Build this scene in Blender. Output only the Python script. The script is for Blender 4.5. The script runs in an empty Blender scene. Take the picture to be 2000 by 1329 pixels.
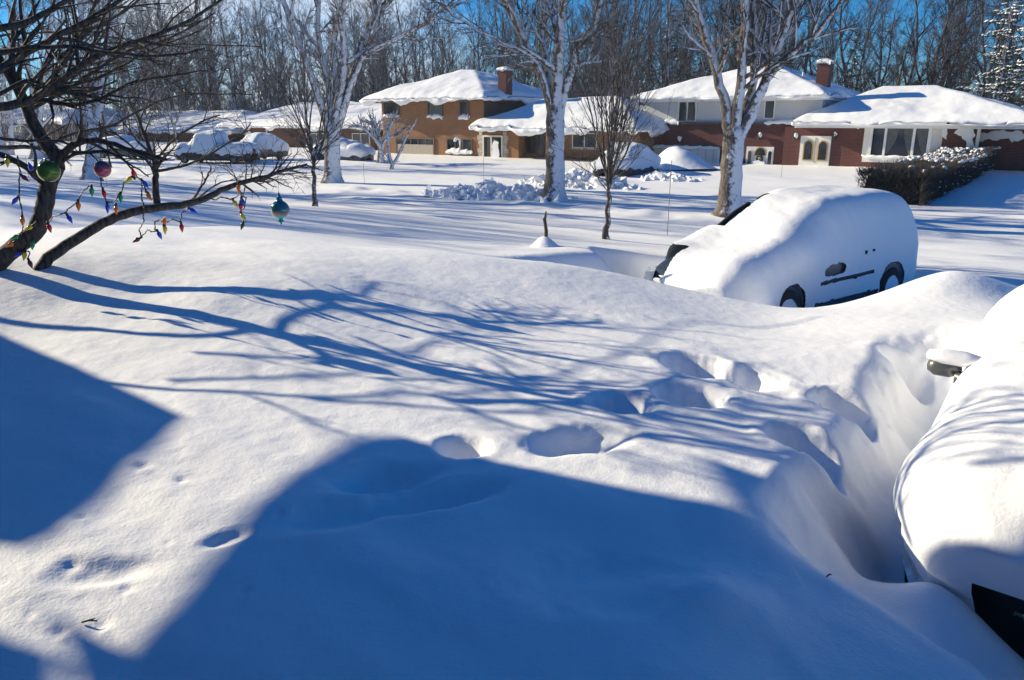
import bpy, math, random
import numpy as np
from mathutils import Vector, Matrix
rnd = random.Random(7)
scn = bpy.context.scene
COL = scn.collection
R = math.radians
# ------------------------------------------------------------------ camera geometry
CAMZ = 3.15
FPX = 1500.0
TH = math.atan(433.0 / 1500.0)
CT, ST = math.cos(TH), math.sin(TH)
def ray(px, py):
    u = (px - 1000.0) / FPX; v = (664.5 - py) / FPX
    return np.array([u, CT + v * ST, -ST + v * CT])
def at(px, py, Y):
    d = ray(px, py); k = Y / d[1]
    return Vector((d[0] * k, Y, CAMZ + d[2] * k))
def scale_at(Y, z=1.5):
    return FPX / (Y * CT + (CAMZ - z) * ST)     # pixels per metre
E = (0.8, -0.6); N = (0.6, 0.8)                 # along the street / away from our house
ROT = math.atan2(E[1], E[0])
def world(s, q, z=0.0):
    return Vector((E[0] * s + N[0] * q, E[1] * s + N[1] * q, z))
def sq(x, y):
    return E[0] * x + E[1] * y, N[0] * x + N[1] * y
def onplane(px, py, q):                         # where a sight line meets a facade plane: (s, z)
    d = ray(px, py); k = q / (N[0] * d[0] + N[1] * d[1])
    return E[0] * d[0] * k + E[1] * d[1] * k, CAMZ + d[2] * k
SUN_EL = R(21.5); SUN_B = R(27)
SUN = np.array([-math.cos(SUN_B) * math.cos(SUN_EL), math.sin(SUN_B) * math.cos(SUN_EL), math.sin(SUN_EL)])

# ------------------------------------------------------------------ noise
def _hash(ix, iy, seed):
    h = (ix.astype(np.int64) * 374761393 + iy.astype(np.int64) * 668265263 + seed * 974634777) & 0x7fffffff
    h = ((h ^ (h >> 13)) * 1274126177) & 0x7fffffff
    return ((h ^ (h >> 16)) & 0xffff) / 65535.0
def vnoise(x, y, seed=0):
    x = np.asarray(x, float); y = np.asarray(y, float)
    ix = np.floor(x); iy = np.floor(y); fx = x - ix; fy = y - iy
    fx = fx * fx * fx * (fx * (fx * 6 - 15) + 10); fy = fy * fy * fy * (fy * (fy * 6 - 15) + 10)
    a = _hash(ix, iy, seed); b = _hash(ix + 1, iy, seed); c = _hash(ix, iy + 1, seed); d = _hash(ix + 1, iy + 1, seed)
    return (a + (b - a) * fx) * (1 - fy) + (c + (d - c) * fx) * fy - 0.5
def sstep(a, b, x):
    t = np.clip((x - a) / (b - a), 0, 1); return t * t * (3 - 2 * t)

# ------------------------------------------------------------------ terrain
_q = np.array([-30, 0, 4, 7, 10, 13, 16, 18, 20.5, 23.5, 25, 30, 36, 44, 48, 60, 90, 200, 2000.])
_z = np.array([1.4, 1.5, 1.6, 1.55, 1.15, .78, .45, .20, .08, .10, .16, .12, .14, .22, .35, .5, .6, 1.2, 4.])
_qq = np.linspace(-30, 120, 3001); _zz = np.interp(_qq, _q, _z)
_k = np.exp(-0.5 * (np.arange(-60, 61) / 22.0) ** 2); _k /= _k.sum()
_zz = np.convolve(np.pad(_zz, 60, mode='edge'), _k, mode='valid')
def zfar(x, y):
    s, q = sq(x, y)
    z = np.where(q < 120, np.interp(q, _qq, _zz), np.interp(q, _q, _z))
    z = z + 0.30 * sstep(8, 14, s) * sstep(34, 46, q)          # the yard of the right house lies higher
    far = sstep(14, 26, np.hypot(x, y))
    z = z + far * (0.16 * vnoise(s / 9.0, q / 3.2, 3) + 0.07 * vnoise(s / 3.4 + 4, q / 1.3, 4) + .03 * vnoise(s / 1.1, q / .5, 41))
    ruts = np.exp(-((q - 19.6) / .28) ** 2) + np.exp(-((q - 21.4) / .28) ** 2)
    z = z - .05 * ruts + .13 * np.exp(-((q - 23.6) / .5) ** 2) * (.6 + vnoise(s / .8, q / .8, 5) * 1.5)
    z = z + .10 * np.exp(-((q - 17.6) / .55) ** 2) * (.6 + vnoise(s / .9, q / .7, 6))
    return z
CP = []
def cp_px(px, py, Y):
    p = at(px, py, Y); CP.append((p.x, p.y, p.z))
for a in [(95, 520, 6.5), (300, 545, 6.5), (565, 548, 6.6), (300, 480, 8.4), (600, 470, 9.8), (830, 530, 7.5), (692, 698, 5.0), (300, 650, 5.25),
          (20, 640, 5.35), (700, 850, 3.7), (370, 815, 3.85), (100, 1050, 2.7), (0, 1245, 2.15), (430, 1045, 2.75), (900, 620, 6.2), (1000, 905, 3.4), (1000, 740, 4.75),
          (1250, 955, 3.15), (1500, 990, 3.05), (1250, 720, 5.05), (1250, 620, 6.6), (1060, 570, 7.2), (1500, 760, 4.8), (1500, 640, 6.9), (1700, 680, 5.75), (1800, 640, 6.7),
          (1070, 516, 9.2), (1250, 548, 9.0), (1400, 576, 8.8), (1540, 598, 8.4), (1700, 586, 8.6), (1850, 552, 9.1), (2000, 592, 8.4), (2150, 600, 8.6),
          (1000, 1200, 2.3), (600, 1250, 2.15), (1400, 1200, 2.35), (1600, 1290, 2.25),
          (850, 492, 9.4), (400, 440, 11.5), (960, 488, 12.2), (1080, 484, 12.3), (1200, 490, 12.6)]:
    cp_px(*a)
CP += [(3.4, 9.7, .72), (4.4, 9.9, .72), (2.6, 9.8, .80), (5.4, 10.2, .75), (1.75, 10.2, .98), (.5, 10.1, 1.15), (6.4, 10.4, .75), (.9, 11.9, 1.15), (0.3, 16.2, .62), (2.2, 16.2, .5), (5, 16.5, .35), (9, 15, .3), (8.5, 11.5, .35), (-3, 15, .95), (-7, 14, 1.15), (-8, 9, 1.65), (-8, 4, 1.75), (-4, 1, 1.5),
       (0, 0, 1.25), (4, 1.0, 1.0), (-3, 18, .75), (8, 5, 1.0), (4, 18, .35), (-8, 18, .85), (10, 18, .3), (10, 2, 1.0)]
CP = np.array(CP)
def _U(r2):
    return np.where(r2 > 1e-9, r2 * np.log(r2 + 1e-12), 0)
_n = len(CP)
_K = _U((CP[:, None, 0] - CP[None, :, 0]) ** 2 + (CP[:, None, 1] - CP[None, :, 1]) ** 2) + np.eye(_n) * 0.03
_P = np.c_[np.ones(_n), CP[:, :2]]
_A = np.block([[_K, _P], [_P.T, np.zeros((3, 3))]])
_W = np.linalg.solve(_A, np.r_[CP[:, 2], 0, 0, 0])
def znear(x, y):
    x = np.clip(x, -9, 11); y = np.clip(y, -1, 19)
    out = _W[_n] + _W[_n + 1] * x + _W[_n + 2] * y
    for i in range(_n):
        out = out + _W[i] * _U((x - CP[i, 0]) ** 2 + (y - CP[i, 1]) ** 2)
    return out
def seg_dist(x, y, pts):
    best = None; tt = None; L = 0
    n = len(pts) - 1
    for i in range(n):
        ax, ay = pts[i]; bx, by = pts[i + 1]
        dx, dy = bx - ax, by - ay
        t = np.clip(((x - ax) * dx + (y - ay) * dy) / (dx * dx + dy * dy), 0, 1)
        d = np.hypot(x - ax - t * dx, y - ay - t * dy)
        if best is None: best, tt = d, (t + i) / n
        else:
            m = d < best; best = np.where(m, d, best); tt = np.where(m, (t + i) / n, tt)
    return best, tt
def Hb(x, y):
    x = np.asarray(x, float); y = np.asarray(y, float)
    w = sstep(12.5, 19, np.hypot(x, y))
    z = zfar(x, y)
    near = w < 1
    zn = znear(x, y)
    z = zn * (1 - w) + z * w
    # hollow round the van, a scour that runs on to the left of its nose
    f = np.array([-.8, -.6]); l = np.array([.6, -.8])
    vx, vy = x - VAN[0], y - VAN[1]
    a = vx * f[0] + vy * f[1]; b = vx * l[0] + vy * l[1]
    d = np.hypot(np.maximum(np.abs(a) - 2.5, 0), np.maximum(np.abs(b) - .95, 0))
    m = 1 - sstep(.12, 1.0, d)
    z = z * (1 - m) + np.minimum(z, .03) * m
    d, t = seg_dist(x, y, [(2.4, 11.6), (1.5, 11.25), (.6, 11.0), (-.25, 10.5)])
    m = 1 - sstep(.1, .75, d); depth = np.interp(t, [0, .5, 1], [.25, .5, 1.15])
    z = z * (1 - m) + np.minimum(z, depth) * m
    # drift crest right of the van's tail
    z = z + .16 * np.exp(-(((x - 5.2) / .9) ** 2 + ((y - 8.9) / .5) ** 2))
    # trench along the near car and the car's own bay
    s, q = sq(x, y)
    sc = np.interp(q, [2.4, 3.2, 4.2, 5.2, 6.2, 7.2], [-.70, -.66, -.64, -.72, -.85, -.95])
    wd = .07 * vnoise(q / .35, s / 2., 11) + .015 * vnoise(q / .13, s, 12)
    side = sstep(-.40, .12, s - sc + wd)
    back = 1 - sstep(1.3, 1.9, s)
    ends = sstep(2.75, 3.3, q + .25 * np.clip(s, -.4, 1)) * (1 - sstep(6.2, 8.0, q))
    m = side * back * ends
    z = z * (1 - m) + (.97 - .15 * sstep(-.75, -.35, s) + .12 * vnoise(s / .25, q / .25, 13) + .18 * sstep(-.7, -1.2, s)) * m
    # snow heaped against the nose of the car
    z = z + (.34 * np.exp(-(((s + .32) / .36) ** 2 + ((q - 3.46) / .22) ** 2)) + .18 * np.exp(-(((s - .05) / .4) ** 2 + ((q - 3.2) / .25) ** 2))) * ends
    nr = 1 - sstep(6, 16, np.hypot(x, y))
    z = z + nr * (.028 * vnoise(x / 1.1, y / .9, 21) + .008 * vnoise(x / .34, y / .34, 22) + .004 * vnoise(x / .09, y / .09, 23))
    z = z + (1 - w) * sstep(5, 9, np.hypot(x, y)) * .08 * vnoise(s / 2.6, q / .9, 24)
    # low ripples and one soft ledge in the foreground drift
    z = z + nr * .02 * vnoise(s / .5 + .3 * vnoise(x / .6, y / .6, 25), q / .22, 26) * (1 - sstep(4.5, 7, q))
    d, t = seg_dist(x, y, LEDGE)
    z = z + .045 * np.exp(-(d / .13) ** 2) * sstep(0, .3, t) * (1 - sstep(.7, 1, t)) - .05 * np.exp(-(((x - .5) / .5) ** 2 + ((y - 2.75) / .2) ** 2))
    z = z + .035 * vnoise(x / .07, y / .07, 27) * m * (1 - m) * 4
    return z
LEDGE = [(-.2, 2.30), (.15, 2.40), (.35, 2.45), (.6, 2.48), (.85, 2.44), (1.15, 2.36)]
VAN = (4.78, 13.08)
def gpix(px, py, tmin=.8, tmax=140, fn=None):
    fn = fn or Hb
    d = ray(px, py)
    t = np.exp(np.linspace(math.log(tmin), math.log(tmax), 2500))
    x = d[0] * t; y = d[1] * t; z = CAMZ + d[2] * t
    g = z - fn(x, y)
    i = np.argmax(g < 0)
    if i == 0: i = len(t) - 1
    a = g[i - 1] / (g[i - 1] - g[i] + 1e-12)
    k = t[i - 1] + (t[i] - t[i - 1]) * np.clip(a, 0, 1)
    return Vector((d[0] * k, d[1] * k, float(CAMZ + d[2] * k)))
# footprints: pixel of the hole, half length along the picture's x and y on the ground (m), turn, depth
PRINTS = []
for (px, py, a, b, rot, dep) in [(1366, 716, .22, .25, .3, .36), (1466, 738, .20, .22, .1, .26), (1212, 786, .17, .18, 0.2, .30), (1352, 776, .21, .21, 0.15, .36),
        (1128, 858, .30, .18, .3, .11), (905, 874, .14, .13, .1, .13), (742, 932, .26, .13, .25, .09), (840, 968, .32, .12, .35, .10), (640, 1005, .24, .12, .3, .05),
        (440, 1052, .11, .05, .6, .022), (205, 1116, .22, .08, .25, .022), (1170, 1120, .4, .22, .2, .06),
        (1575, 860, .17, .22, .5, .34), (1650, 785, .20, .20, .3, .36), (1770, 718, .24, .20, .3, .30)]:
    p = gpix(px, py); PRINTS.append((p.x, p.y, a, b, rot, dep))
PITS = []
for (px, py, a, dep) in [(278, 910, .028, .03), (356, 938, .022, .025), (140, 1100, .03, .03), (160, 1010, .02, .02), (480, 1155, .016, .02), (250, 1150, .02, .018),
                         (120, 1235, .02, .02), (60, 1200, .016, .015), (330, 1060, .016, .015), (545, 1003, .018, .015), (200, 1222, .022, .018)]:
    p = gpix(px, py); PITS.append((p.x, p.y, a, dep * .5))
def H(x, y):
    z = Hb(x, y)
    for (cx, cy, a, b, rot, dep) in PRINTS:
        c, s_ = math.cos(rot), math.sin(rot)
        dx, dy = x - cx, y - cy
        wob = 1 + .22 * vnoise(x / .16, y / .16, 31) + .08 * vnoise(x / .05, y / .05, 32)
        r = np.hypot((dx * c + dy * s_) / a, (-dx * s_ + dy * c) / b) * wob
        z = z - dep * (1 - sstep(.25, 1.2, r)) + .035 * dep * np.exp(-((r - 1.4) / .3) ** 2)
    for (cx, cy, a, dep) in PITS:
        r = np.hypot((x - cx) / (a * 1.3), (y - cy) / a)
        z = z - dep * np.exp(-r ** 2) + dep * .5 * np.exp(-(((x - cx - a) / a) ** 2 + ((y - cy + a * 1.2) / a) ** 2))
    return z
def gz(x, y):
    return float(Hb(np.array([x]), np.array([y]))[0])

# ------------------------------------------------------------------ objects and labels
def tag(o, label=None, cat=None, group=None, kind=None):
    if label: o['label'] = label
    if cat: o['category'] = cat
    if group: o['group'] = group
    if kind: o['kind'] = kind
    return o
def empty(name, loc, rz=0.0, label=None, cat=None, group=None):
    o = bpy.data.objects.new(name, None); COL.objects.link(o)
    o.location = loc; o.rotation_euler = (0, 0, rz); o.empty_display_size = .2
    return tag(o, label, cat, group)
def mesh_np(name, V, F, mat, parent=None, smooth=True):
    """V (n,3) array, F list of quad arrays / tuples"""
    me = bpy.data.meshes.new(name)
    V = np.asarray(V, dtype=np.float32)
    if isinstance(F, np.ndarray):
        k = F.shape[1]; nf = len(F)
        me.vertices.add(len(V)); me.vertices.foreach_set('co', V.ravel())
        me.loops.add(nf * k); me.loops.foreach_set('vertex_index', F.astype(np.int32).ravel())
        me.polygons.add(nf); me.polygons.foreach_set('loop_start', np.arange(0, nf * k, k, dtype=np.int32))
        try: me.polygons.foreach_set('loop_total', np.full(nf, k, dtype=np.int32))
        except Exception: pass
        me.update(calc_edges=True); me.validate()
    else:
        me.from_pydata([tuple(map(float, v)) for v in V], [], [tuple(int(i) for i in f) for f in F]); me.update()
    if smooth: me.polygons.foreach_set('use_smooth', np.ones(len(me.polygons), dtype=bool))
    me.materials.append(mat)
    o = bpy.data.objects.new(name, me); COL.objects.link(o)
    if parent is not None: o.parent = parent
    return o
class MB:
    def __init__(s): s.V = []; s.F = []
    def quad(s, a, b, c, d): s.poly([a, b, c, d])
    def poly(s, pts):
        k = len(s.V); s.V += [tuple(p) for p in pts]; s.F.append(tuple(range(k, k + len(pts))))
    def box(s, x0, x1, y0, y1, z0, z1):
        k = len(s.V)
        s.V += [(x0, y0, z0), (x1, y0, z0), (x1, y1, z0), (x0, y1, z0), (x0, y0, z1), (x1, y0, z1), (x1, y1, z1), (x0, y1, z1)]
        s.F += [(k, k + 3, k + 2, k + 1), (k + 4, k + 5, k + 6, k + 7), (k, k + 1, k + 5, k + 4), (k + 1, k + 2, k + 6, k + 5), (k + 2, k + 3, k + 7, k + 6), (k + 3, k, k + 4, k + 7)]
        return s
    def prism(s, pts, y0, y1):          # outline in x,z pushed along y
        k = len(s.V); n = len(pts)
        s.V += [(x, y0, z) for x, z in pts] + [(x, y1, z) for x, z in pts]
        s.F.append(tuple(range(k, k + n))); s.F.append(tuple(range(k + 2 * n - 1, k + n - 1, -1)))
        for i in range(n):
            j = (i + 1) % n; s.F.append((k + i, k + n + i, k + n + j, k + j))
        return s
    def lathe(s, prof, n=16, c=(0, 0, 0), axis='z'):
        k = len(s.V)
        for (r, h) in prof:
            for i in range(n):
                a = 2 * math.pi * i / n; p = (r * math.cos(a), r * math.sin(a), h)
                if axis == 'y': p = (p[0], p[2], p[1])
                if axis == 'x': p = (p[2], p[0], p[1])
                s.V.append((c[0] + p[0], c[1] + p[1], c[2] + p[2]))
        for j in range(len(prof) - 1):
            for i in range(n):
                i2 = (i + 1) % n
                s.F.append((k + j * n + i, k + j * n + i2, k + (j + 1) * n + i2, k + (j + 1) * n + i))
        return s
    def build(s, name, mat, parent=None, smooth=False, bevel=0):
        o = mesh_np(name, np.array(s.V), s.F, mat, parent, smooth)
        if bevel:
            m = o.modifiers.new('edge', 'BEVEL'); m.width = bevel; m.segments = 2; m.limit_method = 'ANGLE'
        return o
class Tubes:
    def __init__(s): s.V = []; s.F = []; s.n = 0
    def add(s, pts, rad, k=4):
        P = np.asarray(pts, float); rad = np.asarray(rad, float); n = len(P)
        t = np.empty_like(P); t[1:-1] = P[2:] - P[:-2]; t[0] = P[1] - P[0]; t[-1] = P[-1] - P[-2]
        t /= np.linalg.norm(t, axis=1)[:, None] + 1e-9
        m = t.mean(0)
        ref = np.array([0, 0, 1.]) if abs(m[2]) < .8 else np.array([1., 0, 0])
        a = np.cross(t, ref); a /= np.linalg.norm(a, axis=1)[:, None] + 1e-9
        b = np.cross(t, a)
        an = np.arange(k) * 2 * math.pi / k
        ring = P[:, None, :] + rad[:, None, None] * (np.cos(an)[None, :, None] * a[:, None, :] + np.sin(an)[None, :, None] * b[:, None, :])
        s.V.append(ring.reshape(-1, 3))
        i = np.arange(n - 1)[:, None] * k; j = np.arange(k)[None, :]; j2 = (j + 1) % k
        s.F.append((np.stack([i + j, i + j2, i + k + j2, i + k + j], -1).reshape(-1, 4)) + s.n)
        s.n += n * k
    def build(s, name, mat, parent=None):
        return mesh_np(name, np.concatenate(s.V), np.concatenate(s.F), mat, parent, True)

# ------------------------------------------------------------------ materials
def newmat(name):
    m = bpy.data.materials.new(name); m.use_nodes = True
    nt = m.node_tree; b = nt.nodes['Principled BSDF']
    return m, nt, b
def plain(name, col, rough=.6, metal=0., spec=.5, noise=0., nscale=8., trans=0.):
    m, nt, b = newmat(name)
    b.inputs['Roughness'].default_value = rough; b.inputs['Metallic'].default_value = metal
    b.inputs['Specular IOR Level'].default_value = spec
    if trans: b.inputs['Transmission Weight'].default_value = trans
    if noise:
        tc = nt.nodes.new('ShaderNodeTexCoord'); n = nt.nodes.new('ShaderNodeTexNoise'); n.inputs['Scale'].default_value = nscale; n.inputs['Detail'].default_value = 5
        nt.links.new(tc.outputs['Object'], n.inputs['Vector'])
        r = nt.nodes.new('ShaderNodeValToRGB')
        r.color_ramp.elements[0].position = .3; r.color_ramp.elements[1].position = .7
        r.color_ramp.elements[0].color = tuple(c * (1 - noise) for c in col) + (1,); r.color_ramp.elements[1].color = tuple(min(1, c * (1 + noise)) for c in col) + (1,)
        nt.links.new(n.outputs['Fac'], r.inputs['Fac']); nt.links.new(r.outputs['Color'], b.inputs['Base Color'])
    else: b.inputs['Base Color'].default_value = (*col, 1)
    return m
def bump(nt, b, src, strength, dist):
    k = nt.nodes.new('ShaderNodeBump'); k.inputs['Strength'].default_value = strength; k.inputs['Distance'].default_value = dist
    nt.links.new(src, k.inputs['Height']); nt.links.new(k.outputs['Normal'], b.inputs['Normal']); return k
def snow_mat(name, fine=55., grain=.012, col=(.87, .885, .91)):
    m, nt, b = newmat(name)
    b.inputs['Base Color'].default_value = (*col, 1); b.inputs['Roughness'].default_value = .55; b.inputs['Specular IOR Level'].default_value = .25
    tc = nt.nodes.new('ShaderNodeTexCoord')
    n = nt.nodes.new('ShaderNodeTexNoise'); n.inputs['Scale'].default_value = fine; n.inputs['Detail'].default_value = 6; n.inputs['Roughness'].default_value = .6
    n2 = nt.nodes.new('ShaderNodeTexNoise'); n2.inputs['Scale'].default_value = fine * .16; n2.inputs['Detail'].default_value = 4
    ad = nt.nodes.new('ShaderNodeMath'); ad.operation = 'MULTIPLY_ADD'; ad.inputs[1].default_value = 3.0
    nt.links.new(tc.outputs['Object'], n.inputs['Vector']); nt.links.new(tc.outputs['Object'], n2.inputs['Vector'])
    nt.links.new(n2.outputs['Fac'], ad.inputs[0]); nt.links.new(n.outputs['Fac'], ad.inputs[2])
    bump(nt, b, ad.outputs[0], .5, grain)
    return m
def bark_mat(name, dark, light, snow=.0, scale=6., wind=(.58, -.80, .18), top=0.):
    """bark with wind-plastered snow: snow=amount on the windward side, top=amount lying on upper faces"""
    m, nt, b = newmat(name); L = nt.links.new; nd = nt.nodes.new
    b.inputs['Roughness'].default_value = .85; b.inputs['Specular IOR Level'].default_value = .15
    tc = nd('ShaderNodeTexCoord'); mp = nd('ShaderNodeMapping'); mp.inputs['Scale'].default_value = (scale, scale, scale * .25)
    L(tc.outputs['Object'], mp.inputs['Vector'])
    n = nd('ShaderNodeTexNoise'); n.inputs['Scale'].default_value = 3; n.inputs['Detail'].default_value = 6; L(mp.outputs[0], n.inputs['Vector'])
    r = nd('ShaderNodeValToRGB'); r.color_ramp.elements[0].position = .35; r.color_ramp.elements[1].position = .68
    r.color_ramp.elements[0].color = (*dark, 1); r.color_ramp.elements[1].color = (*light, 1)
    L(n.outputs['Fac'], r.inputs['Fac'])
    bump(nt, b, n.outputs['Fac'], .7, .02)
    if snow or top:
        g = nd('ShaderNodeNewGeometry'); dt = nd('ShaderNodeVectorMath'); dt.operation = 'DOT_PRODUCT'
        w = Vector(wind).normalized(); dt.inputs[1].default_value = w; L(g.outputs['Normal'], dt.inputs[0])
        n2 = nd('ShaderNodeTexNoise'); n2.inputs['Scale'].default_value = scale * .55; n2.inputs['Detail'].default_value = 8; n2.inputs['Roughness'].default_value = .72
        L(tc.outputs['Object'], n2.inputs['Vector'])
        a = nd('ShaderNodeMath'); a.operation = 'MULTIPLY_ADD'; a.inputs[1].default_value = .72; L(dt.outputs['Value'], a.inputs[0]); 
        k = nd('ShaderNodeMath'); k.operation = 'MULTIPLY_ADD'; k.inputs[1].default_value = 2.3; k.inputs[2].default_value = -1.15 + (snow - .62); L(n2.outputs['Fac'], k.inputs[0])
        L(k.outputs[0], a.inputs[2])
        mr = nd('ShaderNodeMapRange'); mr.inputs['From Min'].default_value = .10; mr.inputs['From Max'].default_value = .34; L(a.outputs[0], mr.inputs['Value'])
        mx = nd('ShaderNodeMix'); mx.data_type = 'RGBA'; L(mr.outputs[0], mx.inputs[0]); L(r.outputs[0], mx.inputs[6]); mx.inputs[7].default_value = (.74, .76, .80, 1)
        L(mx.outputs[2], b.inputs['Base Color'])
    else: L(r.outputs[0], b.inputs['Base Color'])
    return m
def brick_mat(name, c1, c2, mortar):
    m, nt, b = newmat(name); L = nt.links.new; nd = nt.nodes.new
    b.inputs['Roughness'].default_value = .85; b.inputs['Specular IOR Level'].default_value = .2
    tc = nd('ShaderNodeTexCoord'); sp = nd('ShaderNodeSeparateXYZ'); L(tc.outputs['Object'], sp.inputs[0])
    ad = nd('ShaderNodeMath'); ad.operation = 'ADD'; L(sp.outputs[0], ad.inputs[0]); L(sp.outputs[1], ad.inputs[1])
    cb = nd('ShaderNodeCombineXYZ'); L(ad.outputs[0], cb.inputs[0]); L(sp.outputs[2], cb.inputs[1])
    br = nd('ShaderNodeTexBrick'); br.inputs['Scale'].default_value = 1.0; br.inputs['Brick Width'].default_value = .24; br.inputs['Row Height'].default_value = .08
    br.inputs['Mortar Size'].default_value = .008; br.inputs['Color1'].default_value = (*c1, 1); br.inputs['Color2'].default_value = (*c2, 1); br.inputs['Mortar'].default_value = (*mortar, 1)
    L(cb.outputs[0], br.inputs['Vector'])
    n = nd('ShaderNodeTexNoise'); n.inputs['Scale'].default_value = .9; n.inputs['Detail'].default_value = 6; L(tc.outputs['Object'], n.inputs['Vector'])
    mr = nd('ShaderNodeMapRange'); mr.inputs['To Min'].default_value = .72; mr.inputs['To Max'].default_value = 1.25; L(n.outputs['Fac'], mr.inputs['Value'])
    mu = nd('ShaderNodeMix'); mu.data_type = 'RGBA'; mu.blend_type = 'MULTIPLY'; mu.inputs[0].default_value = 1; L(br.outputs['Color'], mu.inputs[6]); L(mr.outputs[0], mu.inputs[7])
    L(mu.outputs[2], b.inputs['Base Color']); bump(nt, b, br.outputs['Fac'], -.5, .01)
    return m
def siding_mat(name, col, pitch=.2, slant=0.):
    m, nt, b = newmat(name); L = nt.links.new; nd = nt.nodes.new
    b.inputs['Roughness'].default_value = .5
    tc = nd('ShaderNodeTexCoord'); sp = nd('ShaderNodeSeparateXYZ'); L(tc.outputs['Object'], sp.inputs[0])
    k = nd('ShaderNodeMath'); k.operation = 'MULTIPLY_ADD'; k.inputs[1].default_value = slant; L(sp.outputs[2], k.inputs[0])
    ad = nd('ShaderNodeMath'); ad.operation = 'ADD'; L(sp.outputs[0], ad.inputs[0]); L(sp.outputs[1], ad.inputs[1]); L(ad.outputs[0], k.inputs[2])
    pp = nd('ShaderNodeMath'); pp.operation = 'DIVIDE'; pp.inputs[1].default_value = pitch; L(k.outputs[0], pp.inputs[0])
    fr = nd('ShaderNodeMath'); fr.operation = 'FRACT'; L(pp.outputs[0], fr.inputs[0])
    st = nd('ShaderNodeMapRange'); st.inputs['From Min'].default_value = .0; st.inputs['From Max'].default_value = .14; L(fr.outputs[0], st.inputs['Value'])
    mx = nd('ShaderNodeMix'); mx.data_type = 'RGBA'; L(st.outputs[0], mx.inputs[0]); mx.inputs[6].default_value = tuple(c * .5 for c in col) + (1,); mx.inputs[7].default_value = (*col, 1)
    L(mx.outputs[2], b.inputs['Base Color']); bump(nt, b, st.outputs[0], .6, .02)
    return m
M = {}
M['ground'] = snow_mat('ground_snow', 70., .0042)
M['snow'] = snow_mat('lying_snow', 14., .02)
M['carsnow'] = snow_mat('car_snow', 40., .006)
M['brickA'] = brick_mat('tan_brick', (.33, .15, .065), (.26, .11, .045), (.30, .22, .15))
M['brickB'] = brick_mat('red_brick', (.135, .045, .042), (.10, .034, .034), (.15, .10, .09))
M['brickC'] = brick_mat('brown_brick', (.17, .075, .05), (.13, .055, .04), (.16, .11, .09))
M['sidingG'] = siding_mat('grey_siding', (.55, .56, .57), .16)
M['sidingS'] = siding_mat('slanted_siding', (.60, .60, .60), .2, .9)
M['white'] = plain('white_paint', (.78, .77, .73), .5, noise=.05, nscale=3)
M['beige'] = siding_mat('garage_panel', (.42, .36, .30), .45)
M['garageW'] = siding_mat('white_garage_panel', (.66, .64, .58), .55)
M['glass'] = plain('window_glass', (.012, .016, .022), .06, spec=.8)
M['drape'] = plain('curtain', (.42, .40, .38), .9, noise=.3, nscale=6)
M['shingle'] = plain('dark_shingle', (.06, .052, .048), .9, noise=.3, nscale=12)
M['fascia'] = plain('fascia_paint', (.10, .07, .05), .6)
M['stone'] = plain('pale_stone', (.48, .42, .35), .85, noise=.35, nscale=4)
M['gold'] = plain('gold_trim', (.55, .36, .12), .4)
M['black'] = plain('black_metal', (.02, .02, .022), .5)
M['rubber'] = plain('rubber', (.02, .02, .02), .8)
M['alloy'] = plain('wheel_alloy', (.35, .36, .38), .35, .8)
M['carblue'] = plain('blue_grey_car_paint', (.055, .075, .10), .25, .3, noise=.15, nscale=5)
M['cardark'] = plain('dark_car_paint', (.022, .026, .032), .28, .3, noise=.1, nscale=5)
M['cargrey'] = plain('grey_car_paint', (.10, .105, .11), .3, .3, noise=.15, nscale=4)
M['chrome'] = plain('chrome', (.75, .76, .78), .12, 1.)
M['lamp'] = plain('clear_lamp_lens', (.70, .76, .78), .10, spec=.9, noise=.3, nscale=20)
M['bark'] = bark_mat('maple_bark', (.05, .042, .038), (.19, .165, .15), .40, 9.)
M['barkT'] = bark_mat('maple_twigs', (.05, .042, .038), (.11, .092, .082), .06, 5.)
M['barkN'] = bark_mat('near_tree_bark', (.035, .032, .03), (.12, .108, .098), 0, 14.)
M['barkS'] = bark_mat('sapling_bark', (.042, .037, .036), (.10, .086, .078), .05, 9.)
M['barkB'] = bark_mat('pale_birch_bark', (.10, .09, .085), (.40, .38, .36), .45, 5.)
M['barkW'] = bark_mat('woodland_bark', (.032, .026, .024), (.105, .086, .074), .18, 2.)
M['needle'] = plain('spruce_needles', (.022, .035, .026), .8, noise=.4, nscale=3)
M['hedge'] = plain('hedge_twigs', (.020, .019, .02), .9, noise=.4, nscale=8)
M['cord'] = plain('green_cord', (.022, .03, .024), .6)
for n_, c_ in dict(red=(.80, .02, .04), blue=(.03, .10, .80), orange=(.95, .22, .01), yellow=(.92, .70, .03), green=(.01, .42, .14), maroon=(.22, .03, .05), smoked=(.05, .07, .05)).items():
    M['bulb_' + n_] = plain('bulb_' + n_, c_, .15, spec=.6, trans=.12)
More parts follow.
